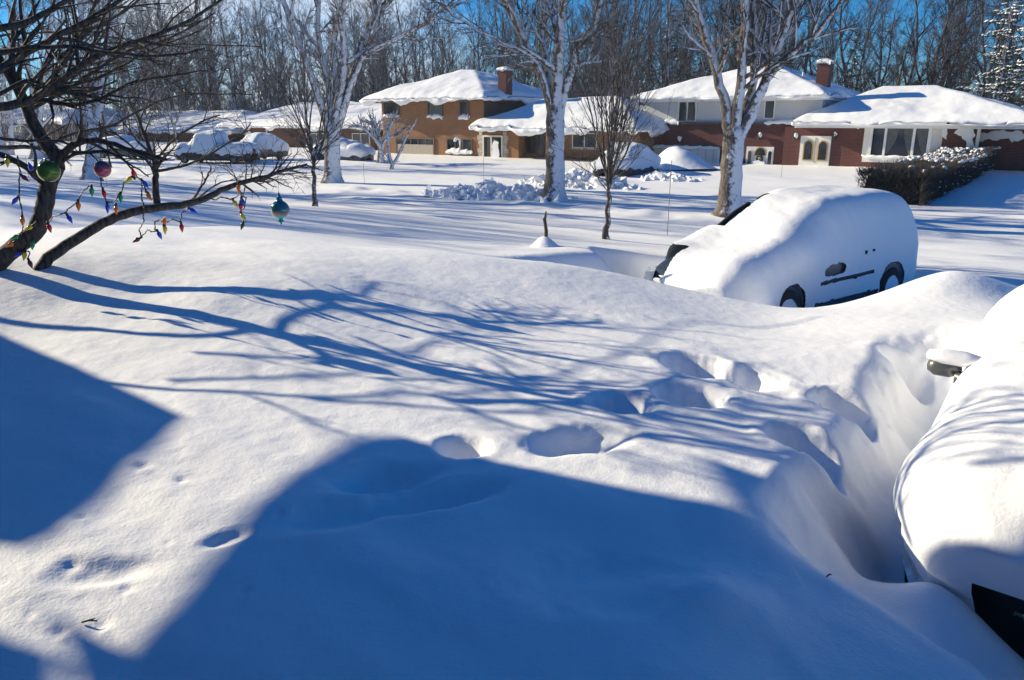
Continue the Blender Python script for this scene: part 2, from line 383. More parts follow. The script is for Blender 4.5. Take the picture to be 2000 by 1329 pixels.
def ball_mat(name, stops, axis_scale):
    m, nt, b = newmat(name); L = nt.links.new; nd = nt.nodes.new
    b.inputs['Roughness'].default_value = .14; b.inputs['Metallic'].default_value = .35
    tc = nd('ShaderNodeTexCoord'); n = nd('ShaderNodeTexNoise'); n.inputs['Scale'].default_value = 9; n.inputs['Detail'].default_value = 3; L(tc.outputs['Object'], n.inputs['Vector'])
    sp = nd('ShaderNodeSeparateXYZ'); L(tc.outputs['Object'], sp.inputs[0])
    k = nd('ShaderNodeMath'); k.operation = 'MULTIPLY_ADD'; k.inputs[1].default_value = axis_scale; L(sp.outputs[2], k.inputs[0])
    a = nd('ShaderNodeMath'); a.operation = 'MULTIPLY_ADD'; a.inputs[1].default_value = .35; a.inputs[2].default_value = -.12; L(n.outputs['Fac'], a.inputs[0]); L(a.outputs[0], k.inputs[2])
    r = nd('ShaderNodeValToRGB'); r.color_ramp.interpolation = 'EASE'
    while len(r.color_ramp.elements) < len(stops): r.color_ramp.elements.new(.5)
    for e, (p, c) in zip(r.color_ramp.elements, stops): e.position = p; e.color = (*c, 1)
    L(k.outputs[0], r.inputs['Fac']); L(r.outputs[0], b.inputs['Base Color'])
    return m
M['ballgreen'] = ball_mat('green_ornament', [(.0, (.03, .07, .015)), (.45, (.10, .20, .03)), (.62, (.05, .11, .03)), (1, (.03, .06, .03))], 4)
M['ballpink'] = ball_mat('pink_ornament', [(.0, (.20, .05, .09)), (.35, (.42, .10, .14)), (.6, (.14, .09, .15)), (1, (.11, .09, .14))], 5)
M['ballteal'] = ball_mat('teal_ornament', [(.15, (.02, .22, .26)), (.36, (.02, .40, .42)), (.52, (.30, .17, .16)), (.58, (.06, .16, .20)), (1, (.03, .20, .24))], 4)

# ------------------------------------------------------------------ ground sheet
ang = np.r_[np.linspace(-180, -48, 60)[:-1], np.linspace(-48, 44, 840)[:-1], np.linspace(44, 180, 60)]
ang = np.radians(ang[:-1])
rad = np.r_[0.35, .7 * (46 / .7) ** (np.arange(560) / 559.), 46 * (1800 / 46.) ** (np.arange(1, 80) / 79.)]
AX, RX = np.meshgrid(ang, rad)
X = RX * np.sin(AX); Y = RX * np.cos(AX)
Z = H(X.ravel(), Y.ravel()).reshape(X.shape)
na, nr_ = len(ang), len(rad)
V = np.c_[X.ravel(), Y.ravel(), Z.ravel()]
i = np.arange(nr_ - 1)[:, None] * na; j = np.arange(na)[None, :]; j2 = (j + 1) % na
Fq = np.stack([i + j, i + na + j, i + na + j2, i + j2], -1).reshape(-1, 4)
g = mesh_np('snow_ground', V, Fq, M['ground'])
tag(g, kind='structure')

# ------------------------------------------------------------------ trees
def unit(v):
    return v / (np.linalg.norm(v) + 1e-9)
class Grow:
    """grows limbs into two tube sets: thick wood and twigs"""
    def __init__(s, seed, thick=.035, up=.06, wander=.16, minr=.004, spread=(28, 58), kids=(0, 7, 6, 5, 4), seg=.5, keep=None, lf=(.38, .68), tw=3):
        s.rng = np.random.default_rng(seed); s.wood = Tubes(); s.twig = Tubes(); s.thick = thick; s.up = up; s.wander = wander; s.minr = minr
        s.spread = spread; s.kids = kids; s.seg = seg; s.keep = keep; s.lf = lf; s.tw = tw
    def emit(s, P, r):
        if r[0] > s.thick: s.wood.add(P, r, 10 if r[0] > s.thick * 3 else 7)
        else: s.twig.add(P, r, 4 if r[0] > s.minr * 2.5 else s.tw)
    def side(s, d, ang):
        v = s.rng.normal(size=3); v = unit(v - d * np.dot(v, d)); return unit(d * math.cos(ang) + v * math.sin(ang))
    def branch(s, p, d, L, r0, lvl, maxl):
        n = int(np.clip(L / s.seg, 3, 9)); P = [np.array(p, float)]; d = unit(np.array(d, float)); D = [d]
        for _ in range(n):
            d = unit(d + s.rng.normal(size=3) * s.wander + np.array([0, 0, s.up])); D.append(d); P.append(P[-1] + d * L / n)
        t = np.linspace(0, 1, n + 1); rr = np.maximum(r0 * (1 - .72 * t), s.minr * .6)
        if s.keep is not None and not s.keep(P[-1]): return
        s.emit(np.array(P), rr)
        s.sprout(P, D, rr, L, lvl, maxl)
    def sprout(s, P, D, rr, L, lvl, maxl, lo=.22, count=None, lenf=None):
        if lvl >= maxl: return
        k = count if count is not None else s.kids[min(lvl + 1, len(s.kids) - 1)]
        n = len(P) - 1
        for c in range(k):
            t = lo + (1 - lo) * (c + s.rng.random()) / k
            f = t * n; i = min(int(f), n - 1); fr = f - i
            p = P[i] * (1 - fr) + P[i + 1] * fr; rad = rr[i] * (1 - fr) + rr[i + 1] * fr
            a = R(s.rng.uniform(*s.spread)); dd = s.side(D[min(i + 1, n)], a)
            LL = (lenf or L) * s.rng.uniform(*s.lf) * (1 - .35 * t)
            s.branch(p, dd, LL, max(rad * s.rng.uniform(.5, .75), s.minr), lvl + 1, maxl)
    def limb(s, pts, r0, r1, lvl, maxl, count, L=None, lo=.2, jit=0., flare=0.):
        """a drawn limb through the given points (smoothed), then its side branches"""
        P0 = np.array([tuple(p) for p in pts], float); m = len(P0)
        tt = np.linspace(0, m - 1, (m - 1) * 4 + 1); Q = []
        for t in tt:
            i = min(int(t), m - 2); f = t - i
            a, b, c, e = P0[max(i - 1, 0)], P0[i], P0[i + 1], P0[min(i + 2, m - 1)]
            Q.append(.5 * ((2 * b) + (c - a) * f + (2 * a - 5 * b + 4 * c - e) * f * f + (3 * b - a - 3 * c + e) * f ** 3))
        Q = np.array(Q)
        if jit: Q[1:-1] += s.rng.normal(size=Q[1:-1].shape) * jit
        rr = np.linspace(r0, r1, len(Q)) * (1 + flare * np.exp(-np.linspace(0, 1, len(Q)) * 9)); s.emit(Q, rr)
        D = [unit(x) for x in np.gradient(Q, axis=0)]
        Lt = np.linalg.norm(np.diff(Q, axis=0), axis=1).sum()
        s.sprout(list(Q), D, rr, L or Lt, lvl, maxl, lo, count, L or Lt)
        return Q, D
    def finish(s, root, mw, mt, part=('trunk', 'crown')):
        o = root.location
        for tb, nm, mt_ in ((s.wood, part[0], mw), (s.twig, part[1], mt)):
            if tb.V:
                Vv = np.concatenate(tb.V) - np.array(o); mesh_np(nm, Vv, np.concatenate(tb.F), mt_, root)
def copy_tree(o, name=None):
    c = o.copy(); COL.objects.link(c)
    for ch in o.children:
        k = ch.copy(); COL.objects.link(k); k.parent = c
    return c

# ---- the three big maples beyond the street and the ones to the left
def px_limb(Y, pts, depth=0.):
    n = len(pts)
    return [at(px, py, Y + depth * i / max(n - 1, 1)) for i, (px, py) in enumerate(pts)]
def trunk_flare(G, base, top, r0, r1):
    b = np.array(base); t = np.array(top); n = 9; ts = np.linspace(0, 1, n)
    P = b[None] * (1 - ts[:, None]) + t[None] * ts[:, None]
    P[1:-1, :2] += G.rng.normal(size=(n - 2, 2)) * .02
    rr = r0 + (r1 - r0) * ts + r0 * .55 * np.exp(-ts * 9)
    P = np.vstack([P[0] - np.array([0, 0, .5]), P, t + np.array([0, 0, r1 * .55]), t + np.array([0, 0, r1 * .95]), t + np.array([0, 0, r1 * 1.1])]); rr = np.r_[rr[0] * 1.15, rr, r1 * .86, r1 * .5, r1 * .05]
    G.wood.add(P, rr, 16)
def maple(basepx, topt, Y, r0, r1, limbs, seed, label, kids=(0, 7, 6, 6, 5), maxl=4, mats=('bark', 'barkT')):
    b = at(basepx[0], basepx[1], Y); zb = gz(b.x, b.y); b.z = zb - .05
    root = empty('maple_tree', b, 0, label, 'tree', 'big maples along the street')
    G = Grow(seed, .03, .05, .13, .009, kids=kids, seg=.55)
    t = at(topt[0], topt[1], Y); trunk_flare(G, b, t, r0, r1)
    for (pts, ra, rb, dep, cnt) in limbs:
        P = px_limb(Y, [topt] + pts, dep); low = np.array(b) * .16 + np.array(t) * .84; P[0] = Vector(low)
        Q, D = G.limb(P, ra, rb, 1, maxl, cnt, L=4.2, lo=.3, jit=.02, flare=.45)
        for k in range(3):      # carry the limb on above the picture
            G.branch(Q[-1], unit(np.array(D[-1]) + G.rng.normal(size=3) * .35 + np.array([0, 0, .25])), G.rng.uniform(3.5, 5.5), rb * .8, 1, maxl)
    G.finish(root, M[mats[0]], M[mats[1]])
    return root
mapleA = maple((650, 362), (648, 255), 38.4, .40, .36, [
    ([(690, 150), (722, 50), (770, -10), (830, -60)], .24, .10, 1.0, 8), ([(672, 130), (668, 40), (680, -60)], .20, .10, -1.0, 7),
    ([(640, 160), (620, 60), (628, -60)], .19, .09, .8, 7), ([(622, 190), (588, 95), (548, -10), (520, -70)], .20, .09, -.8, 8),
    ([(700, 128), (722, 100), (790, 68), (840, 40), (870, -10)], .14, .06, -1.5, 10), ([(655, 170), (652, 60), (700, -60)], .16, .08, 1.6, 6)], 11,
    'snow-plastered maple with several stems left of the tan brick house')
mapleB = maple((1082, 402), (1086, 215), 29.5, .36, .33, [
    ([(1058, 150), (1030, 90), (985, 0), (965, -50)], .17, .09, .8, 9), ([(1092, 130), (1096, 60), (1094, -50)], .25, .13, -.5, 7),
    ([(1112, 150), (1128, 95), (1165, 40), (1180, -50)], .16, .08, -.9, 9), ([(1066, 110), (1058, 60), (1062, -50)], .12, .07, 1.4, 6),
    ([(1050, 125), (985, 85), (900, 40), (860, 0)], .07, .03, -1.6, 8)], 12,
    'white snow-coated maple between the tan brick house and the bare sapling')
mapleC = maple((1420, 428), (1434, 262), 24.9, .35, .33, [
    ([(1412, 190), (1388, 100), (1362, 20), (1350, -50)], .16, .09, .6, 9), ([(1446, 180), (1450, 90), (1456, -50)], .17, .10, -.5, 6),
    ([(1468, 180), (1476, 90), (1470, 20), (1474, -50)], .13, .08, .9, 6), ([(1478, 200), (1520, 90), (1545, 20), (1575, -50)], .17, .08, -.7, 8),
    ([(1492, 165), (1545, 105), (1600, 60), (1660, -20)], .12, .06, -1.2, 9)], 13,
    'forked maple with snow in its crotch rising behind the snow-buried van')
mapleD = maple((180, 362), (183, 260), 37.5, .36, .30, [
    ([(196, 190), (205, 100), (232, 0), (240, -50)], .2, .1, .7, 7), ([(172, 190), (165, 90), (150, -40)], .18, .1, -.7, 7), ([(186, 180), (188, 60), (190, -50)], .17, .09, 1.5, 6),
    ([(225, 225), (270, 190), (330, 165)], .07, .03, -1, 6)], 14,
    'dark-trunked maple with snow patches behind the pink ornament')
mapleE = maple((75, 312), (74, 240), 60., .46, .42, [
    ([(62, 170), (48, 80), (40, -40)], .22, .12, .7, 6), ([(84, 170), (95, 80), (110, -40)], .22, .12, -.7, 6), ([(110, 215), (130, 150), (150, 60)], .12, .06, 0, 5)], 15,
    'maple seen between the two limbs of the decorated tree')
birch = maple((21, 300), (22, 238), 68., .22, .18, [
    ([(20, 170), (18, 60), (15, -40)], .12, .07, .5, 5), ([(45, 245), (62, 262)], .09, .05, 0, 2), ([(8, 240), (-5, 236)], .08, .05, 0, 2)], 16,
    'pale slim trunk with two short low boughs at the left picture edge', mats=('barkB', 'barkT'))
# trees out of the picture to the left whose long shadows cross the street
for k, (x, y, sc, rz) in enumerate([(-33, 41, 1.0, .6), (-46, 52, 1.1, 2.), (-27, 31.5, .8, 4.), (-60, 60, 1.1, 1.), (-40, 62, 1.0, 3.), (-21, 24, .7, 5.2), (-52, 44, 1.0, .2), (-66, 74, 1.1, 2.2), (-30, 27.5, .8, 1.2)]):
    c = copy_tree(mapleB if k % 2 else mapleA); c.location = (x, y, gz(x, y) - .1); c.rotation_euler.z = rz; c.scale = (sc,) * 3
    tag(c, 'bare street maple standing off to the left whose shadow crosses the snow', 'tree', 'maples left of the view')

# ---- saplings
def sapling(basepx, Y, forkpx, r, seed, label, stems, height, kids=(0, 8, 6, 5, 4), spread=(14, 42), extra=()):
    b = at(basepx[0], basepx[1], Y); b.z = gz(b.x, b.y) - .03
    root = empty('sapling_tree', b, 0, label, 'tree')
    G = Grow(seed, .016, .10, .09, .0045, spread=spread, kids=kids, seg=.35, lf=(.35, .62))
    f = at(forkpx[0], forkpx[1], Y); trunk_flare(G, b, f, r, r * .8)
    fa = np.array(f)
    for k in range(stems):
        a = 2 * math.pi * (k + G.rng.random() * .6) / stems; tilt = G.rng.uniform(.10, .62)
        d = np.array([math.cos(a) * tilt, math.sin(a) * tilt, 1.])
        G.branch(fa - np.array([0, 0, .05]) + np.array([0, 0, G.rng.uniform(0, .5)]), d, height * G.rng.uniform(.6, 1.), r * G.rng.uniform(.3, .5), 1, 4)
    for k in range(14):
        a = G.rng.uniform(0, 6.28); d = np.array([math.cos(a), math.sin(a), G.rng.uniform(.3, .9)])
        G.branch(fa + np.array([0, 0, G.rng.uniform(-.1, .8)]), d, height * G.rng.uniform(.25, .42), r * .22, 2, 4)
    G.finish(root, M['barkS'], M['barkS']); return root
sapling((615, 406), 25.6, (613, 325), .075, 21, 'small bare tree with upswept stems in front of the left maple', 9, 4.4)
sapling((1184, 467), 17.4, (1188, 378), .065, 22, 'slender bare sapling on the snowy lawn between the central maple and the van', 15, 4.2)
# pruned young tree and snow-plastered shrub tree before the tan house
def pruned(basepx, Y, label, limbs, r, seed, mat, twigs=6, L=1.2, cat='tree', name='pruned_tree'):
    b = at(basepx[0], basepx[1], Y); b.z = gz(b.x, b.y) - .05
    root = empty(name, b, 0, label, cat)
    G = Grow(seed, .02, .08, .12, .007, kids=(0, 5, 4, 3), seg=.3)
    for pts, ra, rb, dep in limbs:
        P = [b] + [at(px, py, Y + dep) for px, py in pts]
        G.limb(P, ra, rb, 1, 3, twigs, L=L, lo=.45, jit=.01)
    G.finish(root, M[mat], M['barkT']); return root
pruned((765, 338), 48., 'little forked tree with lopped snowy boughs on the lawn', [([(766, 322), (760, 300), (757, 260)], .13, .07, 0), ([(766, 324), (780, 300), (795, 265), (812, 240)], .12, .05, 0), ([(764, 322), (752, 300)], .06, .04, 0)], .12, 31, 'bark')
pruned((742, 318), 55., 'bushy snow-plastered tree before the left corner of the tan house', [([(744, 290), (735, 255), (725, 235)], .28, .1, 0), ([(745, 285), (760, 250), (770, 232)], .22, .08, .5), ([(740, 285), (715, 255), (700, 245)], .18, .06, -.5), ([(748, 280), (775, 262), (790, 250)], .14, .05, -.3)], .2, 32, 'bark', 16, 2.2)

# ---- the decorated tree close by on the left
YT = 6.4
tb_ = at(60, 530, YT); tb_.z = gz(tb_.x, tb_.y) - .1
near_root = empty('decorated_tree', tb_, 0, 'dark bare tree close by hung with coloured bulbs and ornament balls', 'tree')
G = Grow(41, .017, .03, .15, .0028, spread=(22, 55), kids=(0, 7, 6, 5, 4), seg=.16, lf=(.35, .62))
def nl(pts, ra, rb, y0, y1, count, L=1.1, lvl=2, maxl=4, lo=.2):
    n = len(pts); P = [at(px, py, y0 + (y1 - y0) * i / (n - 1)) for i, (px, py) in enumerate(pts)]
    return G.limb(P, ra, rb, lvl, maxl, count, L=L, lo=lo, jit=.003)
# limb B: long low bough to the right
nl([(70, 545), (95, 505), (140, 473), (200, 437), (255, 415), (310, 405), (355, 401), (400, 388), (440, 368), (480, 355), (520, 345), (560, 332), (600, 322)], .054, .012, 6.4, 7.7, 12, .75, 2, 4, .72)
nl([(307, 408), (304, 360), (303, 325), (292, 290), (270, 235), (250, 190)], .034, .008, 6.98, 7.1, 9, .9, 2, 4, .35)
nl([(303, 330), (315, 300), (345, 270), (390, 240), (430, 225)], .014, .006, 7.0, 6.7, 6, .75, 2, 4)
nl([(303, 335), (330, 330), (380, 318), (430, 290), (470, 265), (490, 240)], .014, .005, 7.0, 7.4, 7, .75, 2, 4)
nl([(302, 345), (290, 320), (255, 285), (225, 262), (200, 255)], .012, .005, 7.0, 6.8, 6, .6, 2, 4)
nl([(372, 396), (390, 370), (405, 345), (412, 325)], .013, .006, 7.25, 7.2, 4, .5, 2, 4)
nl([(372, 398), (430, 358), (470, 352)], .010, .004, 7.25, 7.5, 3, .5, 2, 4)
for (a, b) in [((480, 355), (473, 300)), ((490, 352), (487, 315)), ((505, 348), (520, 300)), ((520, 345), (570, 300)), ((540, 340), (590, 338)), ((465, 360), (440, 320)), ((500, 350), (560, 352))]:
    m_ = ((a[0] + b[0]) / 2 + 4, (a[1] + b[1]) / 2); nl([a, m_, b], .008, .003, 7.6, 7.7 + G.rng.uniform(-.2, .3), 6, .6, 2, 4)
# limb A: leaning stem that forks behind the green ball
nl([(-60, 585), (-15, 525), (25, 488), (65, 455), (83, 420), (90, 385), (97, 355), (112, 325)], .078, .062, 6.3, 6.5, 0)
nl([(112, 330), (104, 300), (82, 270), (62, 235), (48, 200), (20, 150), (-30, 90)], .060, .034, 6.5, 6.6, 5, 1.6, 1, 4, .55)
nl([(112, 325), (128, 298), (145, 282), (172, 275), (205, 277), (245, 290), (290, 303), (325, 312)], .036, .012, 6.5, 6.3, 8, .8, 2, 4, .3)
nl([(112, 330), (140, 305), (175, 298), (215, 300), (250, 318), (290, 345)], .016, .006, 6.5, 6.2, 6, .6, 3, 4)
nl([(88, 358), (70, 345), (48, 325), (20, 310), (-20, 296)], .030, .022, 6.45, 6.3, 3, .6, 2, 4)
nl([(-20, 268), (50, 275), (110, 276), (150, 288)], .014, .008, 6.2, 6.4, 4, .5, 3, 4)
# the crown filling the upper left
nl([(52, 205), (85, 196), (130, 205), (190, 196), (250, 165), (320, 150), (400, 138)], 0.0240, .006, 6.6, 6.4, 16, 1.0, 2, 4, .2)
nl([(-40, 210), (20, 206), (70, 190), (130, 150), (190, 110), (270, 80), (350, 50), (440, -5)], 0.0400, .010, 6.2, 6.6, 18, 1.3, 2, 4, .15)
nl([(-40, 160), (40, 110), (110, 70), (190, 30), (280, -30)], 0.0320, .012, 6.0, 6.5, 16, 1.3, 2, 4, .1)
nl([(-20, 60), (60, 40), (150, -10), (230, -60)], 0.0280, .012, 5.9, 6.3, 13, 1.2, 2, 4, .1)
nl([(60, 200), (120, 130), (160, 60), (200, -30)], 0.0240, .01, 6.7, 7.2, 16, 1.3, 2, 4, .15)
nl([(60, 215), (140, 170), (230, 110), (330, 75), (420, 25)], 0.0176, .006, 6.7, 7.3, 16, 1.1, 2, 4, .15)
nl([(-30, 110), (50, 95), (140, 92), (230, 105), (320, 110), (400, 95)], 0.0208, .006, 6.1, 5.7, 16, 1.0, 2, 4, .15)
nl([(-30, 200), (50, 160), (120, 170), (200, 150), (290, 100), (390, 60)], 0.0176, .006, 6.3, 6.9, 16, 1.0, 2, 4, .1)
# boughs above and beside the picture that throw the long shadows over the snow
for k in range(4):
    p = at(G.rng.uniform(-160, 160), G.rng.uniform(-160, 130), G.rng.uniform(5.9, 7.4)); a = G.rng.uniform(0, 6.28)
    G.branch(np.array(p), (math.cos(a), math.sin(a), G.rng.uniform(.15, .8)), G.rng.uniform(1.2, 2.2), G.rng.uniform(.016, .034), 2, 4)
def shadow_limb(pts, ra, rb, count, L=1.3, lo=.15):
    """a limb above the snow, given where its shadow falls and how high it stands over that spot along the sun"""
    P = []
    for px, py, h in pts:
        p = gpix(px, py); k = h / SUN[2]; P.append((p.x + SUN[0] * k, p.y + SUN[1] * k, p.z + h))
    G.limb(P, ra, rb, 2, 4, count, L=L, lo=lo, jit=.004)
shadow_limb([(-350, 560, .5), (-150, 600, .9), (0, 626, 1.1), (180, 645, 1.2), (380, 657, 1.25), (540, 642, 1.25), (590, 610, 1.2), (640, 596, 1.15), (700, 574, 1.15), (740, 552, 1.1)], .038, .009, 5, .7, .7)
shadow_limb([(-300, 640, .8), (-60, 690, 1.3), (160, 738, 1.6), (350, 762, 1.8), (600, 774, 2.0), (850, 772, 2.1), (1030, 752, 2.25), (1150, 710, 2.4), (1260, 668, 2.55), (1400, 632, 2.7), (1600, 618, 2.8)], .025, .007, 7, .9, .5)
shadow_limb([(490, 775, 1.95), (560, 800, 2.1), (640, 835, 2.2), (690, 852, 2.3)], .016, .006, 5, .6, .3)
for pts_ in ([(596, 606, 1.2), (720, 606, 1.35), (860, 614, 1.5), (1010, 632, 1.7), (1200, 640, 1.9), (1400, 650, 2.0)],
             [(380, 690, 1.7), (560, 700, 1.9), (760, 690, 2.0), (900, 650, 2.2), (1050, 610, 2.4)],
             [(330, 744, 1.9), (560, 736, 2.1), (700, 728, 2.2), (800, 695, 2.3), (960, 655, 2.5), (1100, 640, 2.6)],
             [(600, 778, 2.0), (800, 792, 2.2), (1000, 806, 2.4), (1200, 796, 2.6), (1350, 806, 2.8)],
             [(850, 772, 2.1), (1000, 830, 2.3), (1200, 880, 2.5), (1400, 940, 2.6)],
             [(700, 660, 1.7), (860, 720, 1.9), (1000, 770, 2.1), (1100, 845, 2.2)]):
    G.minr = .0055; shadow_limb(pts_, .019, .006, 8, .8, .05)
G.minr = .0028
G.finish(near_root, M['barkN'], M['barkN'])
# hanging ornaments (loops and caps are parts of each ball)
def ornament(px, py, Y, r, mat, label, up):
    c = at(px, py, Y); root = empty('ornament_ball', c - Vector((0, 0, r)), 0, label, 'ornament')
    n = 18; prof = [(max(.0005, r * math.sin(math.pi * i / n)), r - r * math.cos(math.pi * i / n)) for i in range(n + 1)]
    MB().lathe(prof, 28).build('ball', M[mat], root, True)
    MB().lathe([(.001, 2 * r - .003), (r * .22, 2 * r - .003), (r * .2, 2 * r + r * .2), (.001, 2 * r + r * .2)], 12).build('cap', M['chrome'], root, True)
    t = Tubes(); t.add([(0, 0, 2 * r + r * .15), (.004, 0, 2 * r + up * .5), (0, 0, 2 * r + up)], [.0016] * 3, 4); t.build('hanger', M['black'], root)
    return root
ornament(95, 335, 6.15, .083, 'ballgreen', 'round green ornament hanging beside the fork of the near tree', .06)
ornament(200, 331, 6.2, .064, 'ballpink', 'round pink and grey ornament hanging from the near tree', .13)
c = at(547, 410, 6.95); root = empty('finial_ornament', c - Vector((0, 0, .15)), 0, 'teal drop ornament with pointed finials hanging alone from the bough tip', 'ornament')
R_ = .083
prof = [(.001, .005), (.012, .035), (.030, .050), (.020, .058), (.018, .07), (.034, .076)]
prof += [(R_ * math.sin(a), .15 - R_ * math.cos(a)) for a in np.linspace(.45, 2.75, 16)]
prof += [(.03, .238), (.022, .246), (.026, .256), (.014, .268), (.009, .29), (.001, .31)]
MB().lathe(prof, 28).build('drop', M['ballteal'], root, True)
t = Tubes(); t.add([(0, 0, .305), (.004, 0, .42), (-.01, 0, .62)], [.0016] * 3, 4); t.build('hanger', M['black'], root)
# coloured light strings
def bulb(parent, pos, dirv, color):
    d = Vector(dirv).normalized(); q = d.to_track_quat('Z', 'X').to_matrix()
    def put(prof, name, mat, par, n=10):
        mb = MB().lathe(prof, n); mb.V = [tuple(pos + q @ Vector(v)) for v in mb.V]; return mb.build(name, mat, par, True)
    b = put([(.005, .014), (.0135, .021), (.0190, .034), (.0172, .050), (.0098, .069), (.0040, .083), (.0005, .089)], 'bulb', M['bulb_' + color], parent)
    put([(.0005, -.012), (.008, -.010), (.0105, .004), (.0105, .016), (.004, .018)], 'socket', M['cord'], b, 8)
zz = lambda pts: [(x / 3.3333, 250 + y / 3.3333) for x, y in pts]
def light_string(label, Y, paths, bulbs):
    p0 = at(*zz([paths[0][0]])[0], Y); root = empty('light_string', p0, 0, label, 'light string', 'coloured bulb strings on the near tree')
    tb = Tubes()
    for pts in paths:
        P = []
        pz = zz(pts)
        for i in range(len(pz) - 1):
            for f in np.linspace(0, 1, 7)[:-1]:
                wv = math.sin(f * math.pi); P.append(at(pz[i][0] * (1 - f) + pz[i + 1][0] * f + rnd.uniform(-1, 1) * wv, pz[i][1] * (1 - f) + pz[i + 1][1] * f + wv * 1.2, Y + .02 * math.sin(i * 2.1 + f * 3)))
        P.append(at(*pz[-1], Y)); Q = np.array([tuple(p) for p in P]) - np.array(p0)
        tb.add(Q, [.0042] * len(Q), 5)
        tw = Q + np.c_[np.sin(np.arange(len(Q)) * 1.3) * .007, np.cos(np.arange(len(Q)) * 1.3) * .007, np.sin(np.arange(len(Q)) * 1.3 + 1) * .006]
        tb.add(tw, [.0032] * len(Q), 4)
    tb.build('cord', M['cord'], root)
    for (x, y, a, colr) in bulbs:           # a = which way the tip points, degrees clockwise from straight down as seen
        p = at(*zz([(x, y)])[0], Y - .015); a = R(a); d = Vector((-math.sin(a), -.15, -math.cos(a)))
        bulb(root, p - p0 - d * .036, d, colr)
    return root
light_string('light string dropping down the left edge from the thin left bough', 6.2, [[(112, 185), (130, 285), (124, 440), (146, 560), (150, 640), (140, 690), (185, 655), (235, 610)], [(40, 190), (47, 215)], [(215, 270), (203, 262)]],
             [(155, 322, -50, 'maroon'), (100, 470, 40, 'blue'), (146, 600, 0, 'orange'), (195, 647, 60, 'yellow'), (105, 709, 70, 'green'), (72, 757, 60, 'orange'), (47, 216, 0, 'yellow'), (203, 264, 170, 'blue')])
light_string('light string sagging between the stem and the twigs under the pink ball', 6.25, [[(310, 625), (345, 575), (425, 552), (440, 530), (505, 480), (540, 410), (590, 372)]],
             [(597, 408, 0, 'green'), (510, 503, 0, 'orange'), (450, 587, -30, 'blue'), (320, 645, -15, 'red')])
light_string('light string looping down from the pink ball with wire lying on the bough', 6.3, [[(650, 320), (668, 405), (690, 475), (720, 485), (755, 470), (770, 430), (792, 425), (810, 350), (845, 320), (880, 295), (920, 345), (950, 400), (985, 460)], [(925, 360), (920, 440), (935, 520)]],
             [(676, 425, -10, 'red'), (699, 517, 0, 'blue'), (756, 526, 0, 'orange'), (785, 453, 0, 'green'), (845, 332, 50, 'yellow'), (870, 300, 180, 'red'), (940, 360, -40, 'blue'), (965, 438, -30, 'orange')])
light_string('light string in zigzag below the middle of the low bough', 6.55, [[(930, 560), (938, 605), (905, 660), (920, 705), (960, 665), (1015, 675), (1005, 610), (1040, 598), (1060, 608), (1085, 615), (1120, 588), (1172, 612), (1185, 550), (1230, 522)]],
             [(896, 727, 60, 'maroon'), (1036, 692, -25, 'blue'), (1070, 613, 200, 'orange'), (1074, 657, 0, 'yellow'), (1182, 643, -5, 'red'), (1250, 536, -60, 'blue')])
light_string('bunched light string hanging near the tip of the low bough', 6.8, [[(1350, 440), (1395, 470), (1440, 448), (1510, 465), (1560, 430), (1600, 455), (1590, 520), (1565, 545), (1595, 585), (1582, 622)], [(1552, 375), (1570, 430), (1565, 480)], [(1595, 385), (1580, 450)]],
             [(1552, 386, 0, 'orange'), (1528, 488, -30, 'yellow'), (1579, 479, -15, 'blue'), (1566, 507, 0, 'red'), (1577, 574, -25, 'yellow'), (1580, 630, 20, 'smoked')])
light_string('light string lying in the snow between the two stems', 6.3, [[(110, 800), (160, 790), (195, 810), (180, 850), (195, 870)], [(160, 790), (160, 815)]],
             [(125, 822, 60, 'blue'), (160, 827, 15, 'yellow'), (195, 880, -20, 'maroon'), (213, 757, 10, 'green')])

